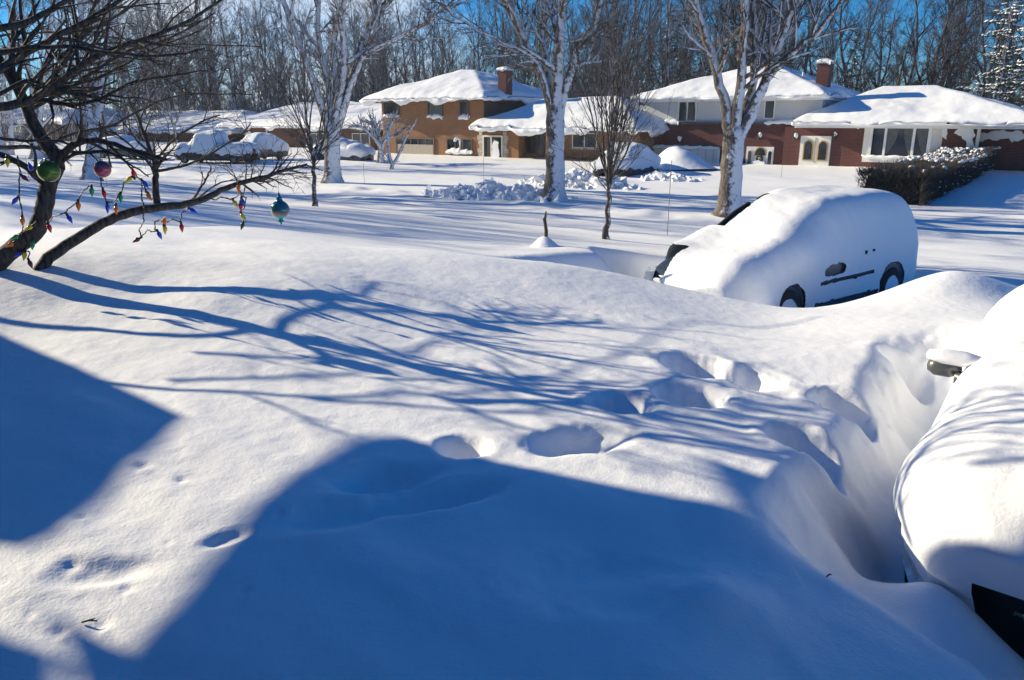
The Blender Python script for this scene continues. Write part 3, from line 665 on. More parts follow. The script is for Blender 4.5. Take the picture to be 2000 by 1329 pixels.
# ------------------------------------------------------------------ vehicles
def resample(P, n):
    P = np.asarray(P, float)
    for _ in range(3):          # corner cutting keeps the ends
        Q = np.empty((2 * len(P) - 2, P.shape[1])); Q[0::2] = P[:-1] * .75 + P[1:] * .25; Q[1::2] = P[:-1] * .25 + P[1:] * .75
        P = np.vstack([P[:1], Q, P[-1:]])
    L = np.r_[0, np.cumsum(np.linalg.norm(np.diff(P, axis=0), axis=1))]; t = np.linspace(0, L[-1], n)
    return np.stack([np.interp(t, L, P[:, k]) for k in range(P.shape[1])], 1)
def car_loft(L, W, top, belt, sill=.22, roofw=.74, nt=90, nc=60, off=None, hole=None, tail=.12, flat=None):
    """closed body: stations run from nose (x=0) to tail (x=L); top/belt are (x,z) lists"""
    top = np.array(top); belt = np.array(belt)
    xs = np.linspace(0, L, nt)
    e = np.minimum(xs / .55, 1); e2 = np.minimum((L - xs) / .35, 1)
    wf = (1 - .22 * (1 - e) ** 2.2) * (1 - tail * (1 - e2) ** 2.2)
    V = []
    for k, x in enumerate(xs):
        zt = np.interp(x, top[:, 0], top[:, 1]); zb = min(np.interp(x, belt[:, 0], belt[:, 1]), zt - .02); w = W / 2 * wf[k]
        rw = w * (.90 - (.90 - roofw) * min(max((zt - zb) / .5, 0), 1))
        half = [(w * .93, sill), (w * .99, sill + .18), (w, (sill + zb) * .55), (w * .965, zb), (rw * .99 + .01, zb + (zt - zb) * .86), (rw * .90, zt - .012), (rw * .45, zt + .015), (0, zt + .02)]
        H_ = resample(half, nc // 2 + 1); full = np.vstack([np.c_[H_[:, 0], H_[:, 1]], np.c_[-H_[::-1, 0], H_[::-1, 1]][1:]])
        V.append(np.c_[np.full(len(full), x), full])
    V = np.array(V); m = V.shape[1]
    if off is not None:
        dx = np.gradient(V, axis=0); dc = np.gradient(V, axis=1); nn = np.cross(dx, dc); nn /= np.linalg.norm(nn, axis=2)[..., None] + 1e-9
        nn *= -np.sign(np.sum(nn * (V - np.array([L / 2, 0, .6])), axis=2, keepdims=True)) * -1
        V = off(V, nn)
    ids = np.arange(nt * m).reshape(nt, m); F = []
    keep = None if hole is None else hole(V)
    for a in range(nt - 1):
        for b in range(m - 1):
            if keep is not None and not (keep[a, b] and keep[a + 1, b] and keep[a, b + 1] and keep[a + 1, b + 1]): continue
            F.append((ids[a, b], ids[a, b + 1], ids[a + 1, b + 1], ids[a + 1, b]))
    Vl = V.reshape(-1, 3)
    extra = []; nb = len(Vl)
    for row, sgn in ((0, 1), (nt - 1, -1)):      # close nose and tail with shrinking rings
        ring = V[row]; cen = ring.mean(0); prev = ids[row]
        for f in (.8, .5, .2):
            r2 = cen + (ring - cen) * f; r2[:, 0] += -sgn * (1 - f) ** .5 * .06
            cur = nb + np.arange(m); nb += m; extra.append(r2)
            kp = None if hole is None else hole(r2[None])[0]
            for b in range(m - 1):
                if kp is not None and not (kp[b] and kp[b + 1]): continue
                F.append((prev[b], cur[b], cur[b + 1], prev[b + 1]) if sgn > 0 else (prev[b], prev[b + 1], cur[b + 1], cur[b]))
            prev = cur
        if hole is None: F.append(tuple(prev) if sgn < 0 else tuple(prev[::-1]))
    return np.vstack([Vl] + extra), F
def wheel(parent, x, y, r, w, side, snowy=True):
    """side +1: outer face towards +y"""
    mb = MB().lathe([(r * .62, -w / 2), (r * .9, -w / 2), (r, -w * .32), (r, w * .32), (r * .9, w / 2), (r * .66, w / 2), (r * .62, w * .42)], 28, (0, 0, 0), 'y'); mb.V = [(x + a, y + b, r + c - .02) for a, b, c in mb.V]
    t = mb.build('wheel', M['rubber'], parent, True)
    mb = MB()
    mb.lathe([(.001, side * w * .30), (r * .2, side * w * .34), (r * .22, side * w * .2), (r * .56, side * w * .2), (r * .63, side * w * .44), (r * .66, side * w * .44)], 28, (0, 0, 0), 'y')
    for k in range(5):
        a = 2 * math.pi * k / 5 + .3; c, s_ = math.cos(a), math.sin(a); y0 = side * w * .22; y1 = side * w * .40; h = r * .085
        q = [(r * .16, -h * .7), (r * .6, -h), (r * .6, h), (r * .16, h * .7)]
        P0 = [(c * u - s_ * v, y1, s_ * u + c * v) for u, v in q]; mb.poly(P0); mb.poly([(p[0], y0, p[2]) for p in P0])
        for i_ in range(4):
            p, p2 = P0[i_], P0[(i_ + 1) % 4]; mb.quad(p, p2, (p2[0], y0, p2[2]), (p[0], y0, p[2]))
    mb.V = [(x + a, y + b, r + c - .02) for a, b, c in mb.V]; mb.build('rim', M['alloy'], t, True)
    if snowy:
        pts = [(r * (.70 + .16 * float(vnoise(a * 1.1, 2., 5))) * math.cos(a), r * (.66 + .22 * float(vnoise(a * 1.6, 7., 6))) * math.sin(a)) for a in np.linspace(0, 2 * math.pi, 40)[:-1] if not (.5 < a < 1.15)]
        mb = MB().prism([(x + a, r + b - .02) for a, b in pts], y + side * w * .2, y + side * w * .5); mb.build('packed_snow', M['carsnow'], t, False, .012)
    return t
def vehicle(name, label, cat, pos, head, L):
    """local x runs from the nose to the tail; head = unit vector the nose points to"""
    rz = math.atan2(-head[1], -head[0])
    return empty(name, (pos[0] + head[0] * L / 2, pos[1] + head[1] * L / 2, pos[2]), rz, label, cat)
def relax(V, n):
    V = V.copy()
    for _ in range(n):
        V[1:-1] = .5 * V[1:-1] + .25 * (V[:-2] + V[2:]); V[:, 1:-1] = .5 * V[:, 1:-1] + .25 * (V[:, :-2] + V[:, 2:])
    return V
# the minivan in its hollow
VL, VW = 5.30, 1.95
vt = [(0, .78), (.06, .90), (.6, 1.02), (1.3, 1.13), (1.5, 1.22), (2.3, 1.66), (2.75, 1.75), (3.85, 1.77), (4.85, 1.72), (5.15, 1.58), (5.25, 1.2), (5.3, .95)]
vb = [(0, .76), (.6, .95), (1.35, 1.04), (2.25, 1.06), (5.15, 1.12), (5.3, .9)]
vp = (VAN[0], VAN[1], -.04)
van = vehicle('minivan', 'minivan buried in a thick smooth coat of snow with its wheels half showing', 'van', vp, (-.8, -.6), VL)
Vb, Fb = car_loft(VL, VW, vt, vb, .2)
mesh_np('body', Vb, Fb, M['carblue'], van)
FWX, RWX, WR = 1.2, 4.27, .35
def van_off(V, n):
    x, y, z = V[..., 0], -V[..., 1], V[..., 2]
    up = np.clip(n[..., 2], 0, 1)
    th = .045 + .20 * up ** 1.2 + .10 * np.exp(-((x - 1.45) / .5) ** 2) * sstep(.7, 1.1, z)
    th = th * (1 + .45 * vnoise(x / 1.3, y / .9 + z, 51)) + .008 * vnoise(x / .22, z / .22 + y / .25, 52)
    # a drift packed against the near front wing and the bumper
    th = th + .20 * np.exp(-((x - .35) / .55) ** 2) * np.exp(-((z - .55) / .35) ** 2) * sstep(-.2, .7, y)
    R_v = relax(V + n * th[..., None], 95)
    return R_v + n * (.012 * vnoise(x / .16, z / .16 + y / .2, 54) + .03 * vnoise(x / .6, z / .5 + y / .6, 55))[..., None]
# the side towards the camera is local -y; y below is counted towards the camera
def van_hole(V):
    x, y, z = V[..., 0], -V[..., 1], V[..., 2]
    vis = y > .3
    nz = vnoise(x / .12, z / .12, 53) * .09
    wheel_ = vis & ((np.hypot(x - FWX, z - WR) < .42 + nz * .3) | (np.hypot(x - RWX, z - WR) < .43 + nz * .3))
    patch = vis & (np.hypot((x - 2.4) / .30, (z - .86) / .09) + nz * 4 < 1)
    sill_ = vis & (x > 1.9) & (x < 3.8) & (z < .36 + nz * .3)
    strip = vis & (x > 2.0) & (x < 3.6) & (np.abs(z - .66 - .01 * x + nz * .15) < .022 + nz * .2)
    dots = vis & ((np.hypot((x - 3.3) / .045, (z - 1.05) / .016 + nz * 3) < 1) | (np.hypot((x - 3.55) / .04, (z - 1.06) / .016) < 1))
    far = (y < -.45)
    nose = (y < -.38) & (x < .62) & (z > .62 + nz) & (z < 1.25) & (x < .40 + .5 * np.clip(-y - .38, 0, 1) + nz * 2)
    nose2 = (y < -.6) & (x < .35) & (z > .3) & (z < .66)
    pil = far & (x > 1.4) & (x < 2.55) & (z > 1.12)
    return ~(wheel_ | patch | sill_ | strip | dots | nose | nose2 | pil)
Vs, Fs = car_loft(VL, VW, vt, vb, .12, nt=300, nc=230, off=van_off, hole=van_hole)
mesh_np('snow_cover', Vs, Fs, M['carsnow'], van)
wheel(van, FWX, -VW / 2 + .07, WR, .21, -1); wheel(van, RWX, -VW / 2 + .07, WR, .21, -1)
wheel(van, FWX, VW / 2 - .09, WR, .21, 1, False); wheel(van, RWX, VW / 2 - .09, WR, .21, 1, False)
# far side details: headlamp, grille, mirror, pillar
mb = MB(); k = [(-.06, -.66, .66), (.10, -.80, .64), (.34, -.925, .72), (.42, -.93, .86), (.20, -.80, .90), (-.02, -.64, .86)]
mb.poly(k); mb.poly([(x - .10, y - .10, z) for x, y, z in k][::-1])
for i_ in range(6): a, b_ = k[i_], k[(i_ + 1) % 6]; mb.quad(a, b_, (b_[0] - .10, b_[1] - .10, b_[2]), (a[0] - .10, a[1] - .10, a[2]))
mb.V = [(x, -y, z) for x, y, z in mb.V]; mb.build('headlight', M['lamp'], van, False, .008)
mb = MB().box(-.085, -.02, -.58, .2, .60, .78); mb.box(-.095, -.085, -.56, .18, .63, .65); mb.box(-.095, -.085, -.56, .18, .70, .72); mb.V = [(x, -y, z) for x, y, z in mb.V]; mb.build('grille', M['black'], van)
mb = MB().box(-.07, .05, -.86, .6, .30, .42); mb.V = [(x, -y, z) for x, y, z in mb.V]; mb.build('lower_intake', M['black'], van, False, .02)
mb = MB().lathe([(.001, -.11), (.07, -.10), (.095, -.03), (.09, .06), (.05, .10), (.001, .11)], 14, (0, 0, 0), 'y'); mb.V = [(1.6 + a * .8, -1.12 + b * 1.1, 1.20 + c) for a, b, c in mb.V]
mb.box(1.58, 1.65, -1.03, -.88, 1.13, 1.18); mb.V = [(x, -y, z) for x, y, z in mb.V]; mb.build('wing_mirror', M['black'], van, True)
t = Tubes(); t.add([(1.37, .90, 1.13), (1.7, .86, 1.36), (2.1, .79, 1.62), (2.4, .74, 1.76)], [.05, .05, .05, .045], 8); t.build('windscreen_pillar', M['black'], van)
t = Tubes(); t.add([(FWX + .435 * math.cos(a), -VW / 2 + .02, .35 + .435 * math.sin(a)) for a in np.linspace(.1, 3.04, 16)], [.03] * 16, 6); t.build('wheel_arch', M['cargrey'], van)
t = Tubes(); t.add([(RWX + .435 * math.cos(a), -VW / 2 + .02, .35 + .435 * math.sin(a)) for a in np.linspace(-.1, 3.14, 16)], [.03] * 16, 6); t.build('wheel_arch', M['cargrey'], van)
# the near car, nose towards us
CL, CW = 4.7, 2.0
ct = [(0, .84), (.06, .90), (.5, .96), (2.4, 1.0), (2.65, 1.04), (3.6, 1.27), (4.2, 1.29), (4.55, 1.15), (4.65, 1.0), (4.7, .9)]
cb = [(0, .80), (.5, .87), (1.9, .92), (4.6, 1.0), (4.7, .88)]
CS0, CQ0 = .53, 3.62
cw = world(CS0, CQ0 + CL / 2); CZ = .46
car = vehicle('near_car', 'car close by on the right under a massive rounded snow cap, dark grille peeking out', 'car', (cw.x, cw.y, CZ), (-.6, -.8), CL)
Vb, Fb = car_loft(CL, CW, ct, cb, .22, .35)
mesh_np('body', Vb, Fb, M['cardark'], car)
def car_off(V, n):
    x, y, z = V[..., 0], V[..., 1], V[..., 2]
    up = np.clip(n[..., 2], 0, 1)
    sh = np.exp(-((x - .35) / .55) ** 2)
    th = .045 + .25 * up ** .8 + .10 * sh * sstep(.62, .9, z)
    th = th * (1 + .35 * vnoise(x / .9, y / .8 + z, 61)) + .016 * vnoise(x / .24, z / .2 + y / .24, 62) + .006 * vnoise(x / .08, z / .08 + y / .08, 63)
    Vn = V + n * th[..., None]
    Vn[..., 0] -= .20 * sstep(.60, .95, z) * (1 - sstep(0, .5, x))          # brow that hangs over the nose
    Vn = relax(Vn, 36)
    Vn = Vn + n * (.016 * vnoise(x / .13, z / .13 + y / .14, 65) + .009 * vnoise(x / .05, z / .05 + y / .05, 66))[..., None]
    return Vn
def car_hole(V):
    x, y, z = V[..., 0], V[..., 1], V[..., 2]
    nz = vnoise(y / .10, z / .08 + x / .1, 64) * .10
    lamp_ = (y > .74) & (x < .46) & (z > .46 + nz) & (z < .84 + nz) & (x > .05 + nz * .3)
    gr_ = (x < .35) & (y < .58 + nz * .7 - (.82 - z) * .45) & (z < .82 + nz * .2)
    return ~(lamp_ | gr_)
Vs, Fs = car_loft(CL, CW, ct, cb, .30, .35, nt=190, nc=170, off=car_off, hole=car_hole)
# the nose of the snow: plaster on the bumper
mesh_np('snow_cover', Vs, Fs, M['carsnow'], car)
for sx in (.85, 3.7):
    wheel(car, sx, CW / 2 - .1, .34, .22, 1); wheel(car, sx, -CW / 2 + .1, .34, .22, -1, False)
def shell_patch(name, pts, mat, depth, bev=.01):
    """a closed shape from an outline in (x,y,z) pushed outwards along -x"""
    mb = MB(); q = [(x - depth, y, z) for x, y, z in pts]; mb.poly(pts); mb.poly(q[::-1]); n = len(pts)
    for i_ in range(n): mb.quad(pts[i_], pts[(i_ + 1) % n], q[(i_ + 1) % n], q[i_])
    return mb.build(name, mat, car, False, bev)
mb = MB(); k = [(.04, .77, .52), (.12, .87, .50), (.36, .97, .55), (.44, .98, .74), (.26, .93, .80), (.07, .81, .76)]
o_ = .045
q = [(x - o_ * .8, y + o_, z) for x, y, z in k]; mb.poly(k); mb.poly(q[::-1])
for i_ in range(6): mb.quad(k[i_], k[(i_ + 1) % 6], q[(i_ + 1) % 6], q[i_])
mb.build('headlight', M['lamp'], car, False, .01)
gr = shell_patch('grille', [(.05, .56, .56), (.02, .52, .70), (-.04, .4, .80), (-.05, -.3, .81), (.0, -.62, .80), (.03, -.66, .40), (-.05, -.3, .28), (-.05, .3, .28), (.06, .52, .40)], M['black'], .05)
mb = MB()
for k in range(5): mb.box(-.118, -.1, -.30, .30, .34 + .055 * k, .352 + .055 * k)
mb.build('grille_bars', M['cardark'], gr, False, .004)
t = Tubes(); t.add([(.0, .53, .58), (-.03, .50, .645), (-.105, .4, .665), (-.115, -.3, .665), (-.055, -.62, .65)], [.010, .014, .014, .014, .012], 8); t.build('chrome_strip', M['chrome'], gr)
mm = MB().lathe([(.001, -.13), (.05, -.12), (.085, -.05), (.085, .06), (.05, .11), (.001, .12)], 16, (0, 0, 0), 'y'); mm.V = [(2.1 + a * .75, 1.16 + b * .85, 1.07 + c * .75) for a, b, c in mm.V]
mm.box(2.0, 2.1, .88, 1.08, 1.0, 1.06)
mir = mm.build('wing_mirror', M['cargrey'], car, True)
mb = MB().lathe([(.001, -.16), (.06, -.15), (.10, -.05), (.10, .06), (.06, .15), (.001, .16)], 16, (0, 0, 0), 'y'); mb.V = [(2.1 + a * .85, 1.10 + b * 1.1, 1.145 + c * .5) for a, b, c in mb.V]; mb.build('mirror_snow', M['carsnow'], mir, True)
# parked cars across the street, each under its own snow
def far_car(px, py, Y, head, L, W, hgt, label, cat, paint, seed, name='parked_car', trunc=False, sink=.0, snowt=.2, bare=.24):
    p = at(px, py, Y); p.z = gz(p.x, p.y) - sink
    c = vehicle(name, label, cat, p, head, L)
    if trunc: tp = [(0, .9), (.1, 1.0), (1.2, 1.08), (1.9, hgt - .05), (2.3, hgt), (3.3, hgt - .03), (3.55, 1.1), (5.3, 1.05), (L, .95)]
    else: tp = [(0, .75), (.1, .85), (1.1, .98), (1.9, hgt - .06), (2.3, hgt), (L - 1.2, hgt - .05), (L - .35, 1.1), (L, .8)]
    bl = [(0, .72), (1.2, .92), (L, .95)]
    Vb, Fb = car_loft(L, W, tp, bl, .2, nt=46, nc=36); mesh_np('body', Vb, Fb, M[paint], c)
    def off(V, n):
        x, y, z = V[..., 0], V[..., 1], V[..., 2]; up = np.clip(n[..., 2], 0, 1)
        th = (.03 + snowt * up) * (1 + .8 * vnoise(x / .7, y / .6 + z, seed)); return V + n * th[..., None]
    def hole(V):
        x, y, z = V[..., 0], V[..., 1], V[..., 2]; return ~((z < .62 + .3 * vnoise(x / .5, y / .5, seed + 1)) | ((z > .95) & (z < hgt - .2) & (np.abs(y) > .5) & (vnoise(x / .5, z / .5, seed + 2) > bare)))
    Vs, Fs = car_loft(L, W, tp, bl, .2, nt=70, nc=60, off=off, hole=hole); mesh_np('snow_cover', Vs, Fs, M['carsnow'], c)
    for sx in (.9, L - .95):
        wheel(c, sx, W / 2 - .1, .34, .2, 1, False); wheel(c, sx, -W / 2 + .1, .34, .2, -1, False)
    return c
hE = (-.8, .6); hN = (.6, .8)
far_car(243, 300, 62, (.97, -.24), 4.6, 1.8, 1.5, 'rounded white-covered car parked left of the lamp post', 'car', 'carblue', 71, bare=.6, snowt=.3)
far_car(425, 318, 56, (-.97, .24), 5.8, 2.0, 1.85, 'snow-loaded pickup truck parked broadside before the low ranch houses', 'pickup', 'cardark', 73, 'pickup_truck', True, 0, .3, .6)
far_car(505, 312, 59, (-.5, -.86), 4.5, 1.85, 1.7, 'dark car with its bare rear showing beside the pickup truck', 'car', 'cargrey', 75)
far_car(672, 322, 58, (.9, -.43), 4.4, 1.8, 1.5, 'car nearly lost under snow just right of the big left maple', 'car', 'carblue', 77, sink=.35, snowt=.4, bare=.6)
far_car(1222, 338, 44, (-.6, -.8), 4.7, 1.9, 1.65, 'dark snow-topped car parked by the garage of the red brick house', 'car', 'cardark', 79, sink=.35, snowt=.36, bare=.6)

# ------------------------------------------------------------------ houses
class House:
    """local x runs along the street (right), local y away from us; pixel helpers give local x and z on a facade plane"""
    def __init__(s, name, label, anchor, q):
        s0, z0 = onplane(anchor[0], anchor[1], q); s.s0, s.q = s0, q
        w = world(s0, q); s.z0 = gz(w.x, w.y) - .1
        s.root = empty(name, (w.x, w.y, s.z0), ROT, label, 'house')
    def p(s, px, py, y=0.):
        a, z = onplane(px, py, s.q + y); return a - s.s0, z - s.z0
    def x(s, px, py=270, y=0.): return s.p(px, py, y)[0]
    def z(s, py, px=1000, y=0.): return s.p(px, py, y)[1]
    def rect(s, px0, py0, px1, py1, y=0.):
        pm = (py0 + py1) / 2; qm = (px0 + px1) / 2
        return s.x(px0, pm, y), s.x(px1, pm, y), s.z(py1, qm, y), s.z(py0, qm, y)
    def win(s, px0, py0, px1, py1, y=0., name='window', frame='white', bars=(), fw=.07, sill=True, snow=True, drape=False, proud=.03):
        x0, x1, z0, z1 = s.rect(px0, py0, px1, py1, y); y = y - proud
        f = MB(); f.box(x0 - fw, x0, y - .05, y + .06, z0 - fw, z1 + fw); f.box(x1, x1 + fw, y - .05, y + .06, z0 - fw, z1 + fw); f.box(x0, x1, y - .05, y + .06, z1, z1 + fw); f.box(x0, x1, y - .05, y + .06, z0 - fw, z0)
        for b in bars: xb = x0 + (x1 - x0) * b; f.box(xb - fw / 2, xb + fw / 2, y - .045, y + .05, z0, z1)
        w = f.build(name, M[frame], s.root)
        MB().box(x0, x1, y + .0, y + .012, z0, z1).build('pane', M['glass'], w)
        if sill:
            MB().box(x0 - .12, x1 + .12, y - .12, y + .04, z0 - fw - .09, z0 - fw - .004).build('sill', M['stone'], w, False, .01)
        if snow: lump(w, x0 - .12, x1 + .12, y - .13, y + .03, z0 - fw, .16 + .1 * rnd.random(), 'sill_snow')
        return w
def lump(parent, x0, x1, y0, y1, z, h, name='ledge_snow', mat='snow', droop=.12):
    nx = max(6, int((x1 - x0) / .08)); xs = np.linspace(x0, x1, nx); sd = rnd.randint(0, 999); V = []
    hh = h * (.65 + .8 * (vnoise(xs / .25, xs * 0, sd) + .5)) * np.sqrt(np.clip(1 - ((xs - (x0 + x1) / 2) / ((x1 - x0) / 2 + .02)) ** 4, .02, 1))
    dr = droop * (.3 + 1.4 * (vnoise(xs / .3, xs * 0 + 5, sd) + .5))
    for x, h_, d in zip(xs, hh, dr):
        V += [(x, y1, z - .003), (x, y1, z + h_ * .9), (x, (y0 + y1) / 2, z + h_), (x, y0 - .05, z + h_ * .55), (x, y0 - .07, z - d * .4), (x, y0 - .02, z - d), (x, y0 - .004, z - d * .6)]
    F = [(a * 7 + b, a * 7 + b + 1, a * 7 + b + 8, a * 7 + b + 7) for a in range(nx - 1) for b in range(6)]
    F += [tuple(range(7)), tuple(range((nx - 1) * 7 + 6, (nx - 1) * 7 - 1, -1))]
    return mesh_np(name, V, F, M[mat], parent)
def plaster(parent, pts, y, th=.05, name='plastered_snow', seed=0, wob=.08):
    """wind-packed snow stuck to a wall: ragged outline, rounded rim"""
    P = []
    n = len(pts)
    for i in range(n):
        a, b = np.array(pts[i]), np.array(pts[(i + 1) % n]); k = max(2, int(np.linalg.norm(b - a) / .09))
        for f in np.arange(k) / k: P.append(a * (1 - f) + b * f)
    P = np.array(P); P = P + wob * np.c_[vnoise(P[:, 0] / .2, P[:, 1] / .2, seed), vnoise(P[:, 0] / .2 + 9, P[:, 1] / .2, seed)] * 2
    c = P.mean(0); k = len(P)
    mb = MB(); mb.V = [(a, y, b) for a, b in P] + [(a, y - th * .8, b) for a, b in P] + [(c[0] + (a - c[0]) * .97, y - th, c[1] + (b - c[1]) * .97) for a, b in P]
    for r_ in range(2):
        for i in range(k): mb.F.append((r_ * k + i, (r_ + 1) * k + i, (r_ + 1) * k + (i + 1) % k, r_ * k + (i + 1) % k))
    mb.F.append(tuple(range(2 * k, 3 * k)))
    return mb.build(name, M['snow'], parent, False)
def hip_h(x, y, x0, x1, y0, y1, pl, pf=None, pr=None, pb=None, cap=99):
    """height above the eave; pl, pf, pr, pb = pitch of the left, front, right and back slope"""
    pf = pf or pl; pr = pr or pl; pb = pb or pf
    return np.minimum(np.minimum(np.minimum((x - x0) * pl, (x1 - x) * pr), np.minimum((y - y0) * pf, (y1 - y) * pb)), cap)
def roof(house, x0, x1, y0, y1, ze, pitches, thick=.35, seed=1, name='roof', over=.22, fascia='fascia', wave=.6, holes=None, shed=None, droop=.16):
    hf = lambda x, y: (hip_h(x, y, x0, x1, y0, y1, *pitches) if shed is None else shed(x, y))
    # the roof itself: shingled slopes over a soffit and fascia board
    nx, ny = 40, 26; gx = np.linspace(x0, x1, nx); gy = np.linspace(y0, y1, ny); GX, GY = np.meshgrid(gx, gy, indexing='ij')
    GZ = ze + hf(GX, GY); V = np.c_[GX.ravel(), GY.ravel(), GZ.ravel()]
    F = [(a * ny + b, (a + 1) * ny + b, (a + 1) * ny + b + 1, a * ny + b + 1) for a in range(nx - 1) for b in range(ny - 1)]
    r = mesh_np(name, V, F, M['shingle'], house.root, False)
    MB().box(x0 + .02, x1 - .02, y0 + .02, y1 - .02, ze - .20, ze - .006).build('fascia', M[fascia], r)
    # snow slab with a wavy, overhanging lip
    nx, ny = int((x1 - x0) / .13) + 8, int((y1 - y0) / .16) + 8
    u = np.linspace(0, 1, nx); v = np.linspace(0, 1, ny); U, W = np.meshgrid(u, v, indexing='ij')
    ex = lambda t, lo, hi: lo - over + (hi - lo + 2 * over) * t
    BX, BY = ex(U, x0, x1), ex(W, y0, y1)
    wv = wave * (.34 * vnoise(BX / 1.5 + seed, BY / 1.5, seed) + .16 * vnoise(BX / .5, BY / .5, seed + 1))
    eu = np.exp(-np.minimum(U, 1 - U) * (x1 - x0) / .5); ev = np.exp(-np.minimum(W, 1 - W) * (y1 - y0) / .5)
    BX = BX + np.sign(U - .5) * wv * eu; BY = BY + np.sign(W - .5) * wv * ev
    cx = np.clip(BX, x0, x1); cy = np.clip(BY, y0, y1)
    de = np.minimum(np.minimum(BX - (x0 - over), x1 + over - BX), np.minimum(BY - (y0 - over), y1 + over - BY))
    rim = np.sqrt(np.clip(de / .55, 0, 1)) * .75 + .25
    th = thick * rim * (1 + .5 * vnoise(BX / 1.9, BY / 1.9, seed + 2)) + .05 * vnoise(BX / .6, BY / .6, seed + 3)
    out = np.hypot(BX - cx, BY - cy)
    T = ze + hf(cx, cy) + th - out * .35
    V = [np.c_[BX.ravel(), BY.ravel(), T.ravel()]]
    idx = np.arange(nx * ny).reshape(nx, ny)
    keep = np.ones((nx - 1, ny - 1), bool)
    if holes is not None: keep &= ~holes(BX[:-1, :-1], BY[:-1, :-1])
    F = [(idx[a, b], idx[a + 1, b], idx[a + 1, b + 1], idx[a, b + 1]) for a in range(nx - 1) for b in range(ny - 1) if keep[a, b]]
    loop = np.r_[idx[:, 0], idx[-1, 1:], idx[-2::-1, -1], idx[0, -2:0:-1]]
    B = np.c_[BX.ravel(), BY.ravel(), T.ravel()][loop]; cen = np.array([(x0 + x1) / 2, (y0 + y1) / 2])
    prev = loop; nb = nx * ny; m = len(loop)
    dro = droop * (.3 + 2.2 * np.clip(vnoise(B[:, 0] / 1.3 + B[:, 1] / 1.3, B[:, 0] * 0, seed + 4) + .1, 0, 1) + .3 * vnoise(B[:, 0] / .3, B[:, 1] / .3, seed + 5))
    inn = np.c_[np.clip(B[:, 0], x0 + .02, x1 - .02), np.clip(B[:, 1], y0 + .02, y1 - .02)]
    zl = ze + hf(np.clip(B[:, 0], x0, x1), np.clip(B[:, 1], y0, y1))
    for (f, dz) in ((-.06, .5), (0.05, 0), (.45, -1), (1., -.15)):
        XY = B[:, :2] * (1 - f) + inn * f
        Zr = (B[:, 2] + zl) / 2 if dz == .5 else (zl - dro * .5 if dz == 0 else (zl - dro if dz == -1 else zl + .004))
        V.append(np.c_[XY, Zr]); cur = nb + np.arange(m); nb += m
        F += [(prev[k], prev[(k + 1) % m], cur[(k + 1) % m], cur[k]) for k in range(m)]; prev = cur
    mesh_np('roof_snow', np.vstack(V), F, M['snow'], r)
    return r
def chimney(house, r, x, y, w, z0, z1, mat):
    c = MB().box(x - w / 2, x + w / 2, y - w / 2, y + w / 2, z0, z1).build('chimney', M[mat], r)
    MB().box(x - w / 2 - .06, x + w / 2 + .06, y - w / 2 - .06, y + w / 2 + .06, z1, z1 + .1).build('chimney_cap', M['stone'], r, False, .01)
    lump(r, x - w / 2 - .1, x + w / 2 + .06, y - w / 2 - .04, y + w / 2, z1 + .1, .16, 'chimney_snow')
    return c
def icicles(parent, x0, x1, y, z, n, mat):
    t = Tubes()
    for k in range(n):
        x = x0 + (x1 - x0) * rnd.random(); l = rnd.uniform(.1, .55); t.add([(x, y, z + .05), (x + .01, y, z - l * .5), (x, y, z - l)], [.028, .018, .003], 5)
    return t.build('icicles', M[mat], parent)
M['ice'] = plain('ice', (.75, .80, .84), .1, trans=.3)
def sconce(h, px, py, y):
    x, z = h.p(px, py, y); mb = MB().lathe([(.001, -.22), (.07, -.18), (.12, .12), (.14, .14), (.02, .26), (.001, .28)], 8, (x, y - .2, z)); mb.box(x - .03, x + .03, y - .2, y, z + .05, z + .1); mb.box(x - .07, x + .07, y - .03, y - .003, z - .12, z + .18)
    s_ = mb.build('wall_lantern', M['black'], h.root)
    mb = MB().lathe([(.001, -.10), (.05, -.07), (.085, .03), (.10, .14), (.07, .22), (.001, .25)], 12, (x + .05, y - .22, z + .03)); sd_ = rnd.randint(0, 99); mb.V = [(a + .16 * float(vnoise(c * 8, a * 8, sd_)), b - .1 * float(vnoise(a * 9, c * 9, sd_ + 1)), c + .12 * float(vnoise(a * 9, b * 9, sd_ + 2))) for a, b, c in mb.V]; mb.build('lantern_snow', M['snow'], s_, True)

# --- tan brick two-storey house
hA = House('brick_house', 'tan brick two-storey house with chimney and thick snow drooping off its roof', (830, 304), 47.0)
xL, xR = hA.x(747, 240), hA.x(945, 240); zE = hA.z(197, 840)
DA = 8.4
W_ = MB(); W_.box(xL, xR, 0, DA, -1.2, zE - .05); W_.build('wall', M['brickA'], hA.root)
rA = roof(hA, hA.x(712, 196, -.9), xR + .75, -.9, DA + .9, zE + .08, (.33, .40, .40), .42, 101, droop=.30)
chimney(hA, rA, xR + .35, 2.2, .78, zE - .3, hA.z(139, 980, 2.2), 'brickB')
for (a, b, c_, d) in [(752, 198, 779, 225), (838, 198, 864, 227), (900, 199, 915, 228)]:
    hA.win(a, b, c_, d, 0, frame='fascia')
gd = MB(); x0, x1, z0, z1 = hA.rect(776, 272, 847, 312); gd.box(x0, x1, -.04, .06, z0 - .8, z1 - .42); go = gd.build('garage_door', M['beige'], hA.root)
MB().box(x0, x1, -.03, .05, z1 - .416, z1).build('door_glazing', M['glass'], go)
mb = MB(); mb.box(x0 - .14, x0 - .004, -.07, .05, z0 - .8, z1 + .12); mb.box(x1 + .004, x1 + .14, -.07, .05, z0 - .8, z1 + .12); mb.box(x0, x1, -.07, .05, z1 + .004, z1 + .12)
for k in range(1, 5): xx = x0 + (x1 - x0) * k / 5; mb.box(xx - .04, xx + .04, -.06, -.031, z1 - .42, z1)
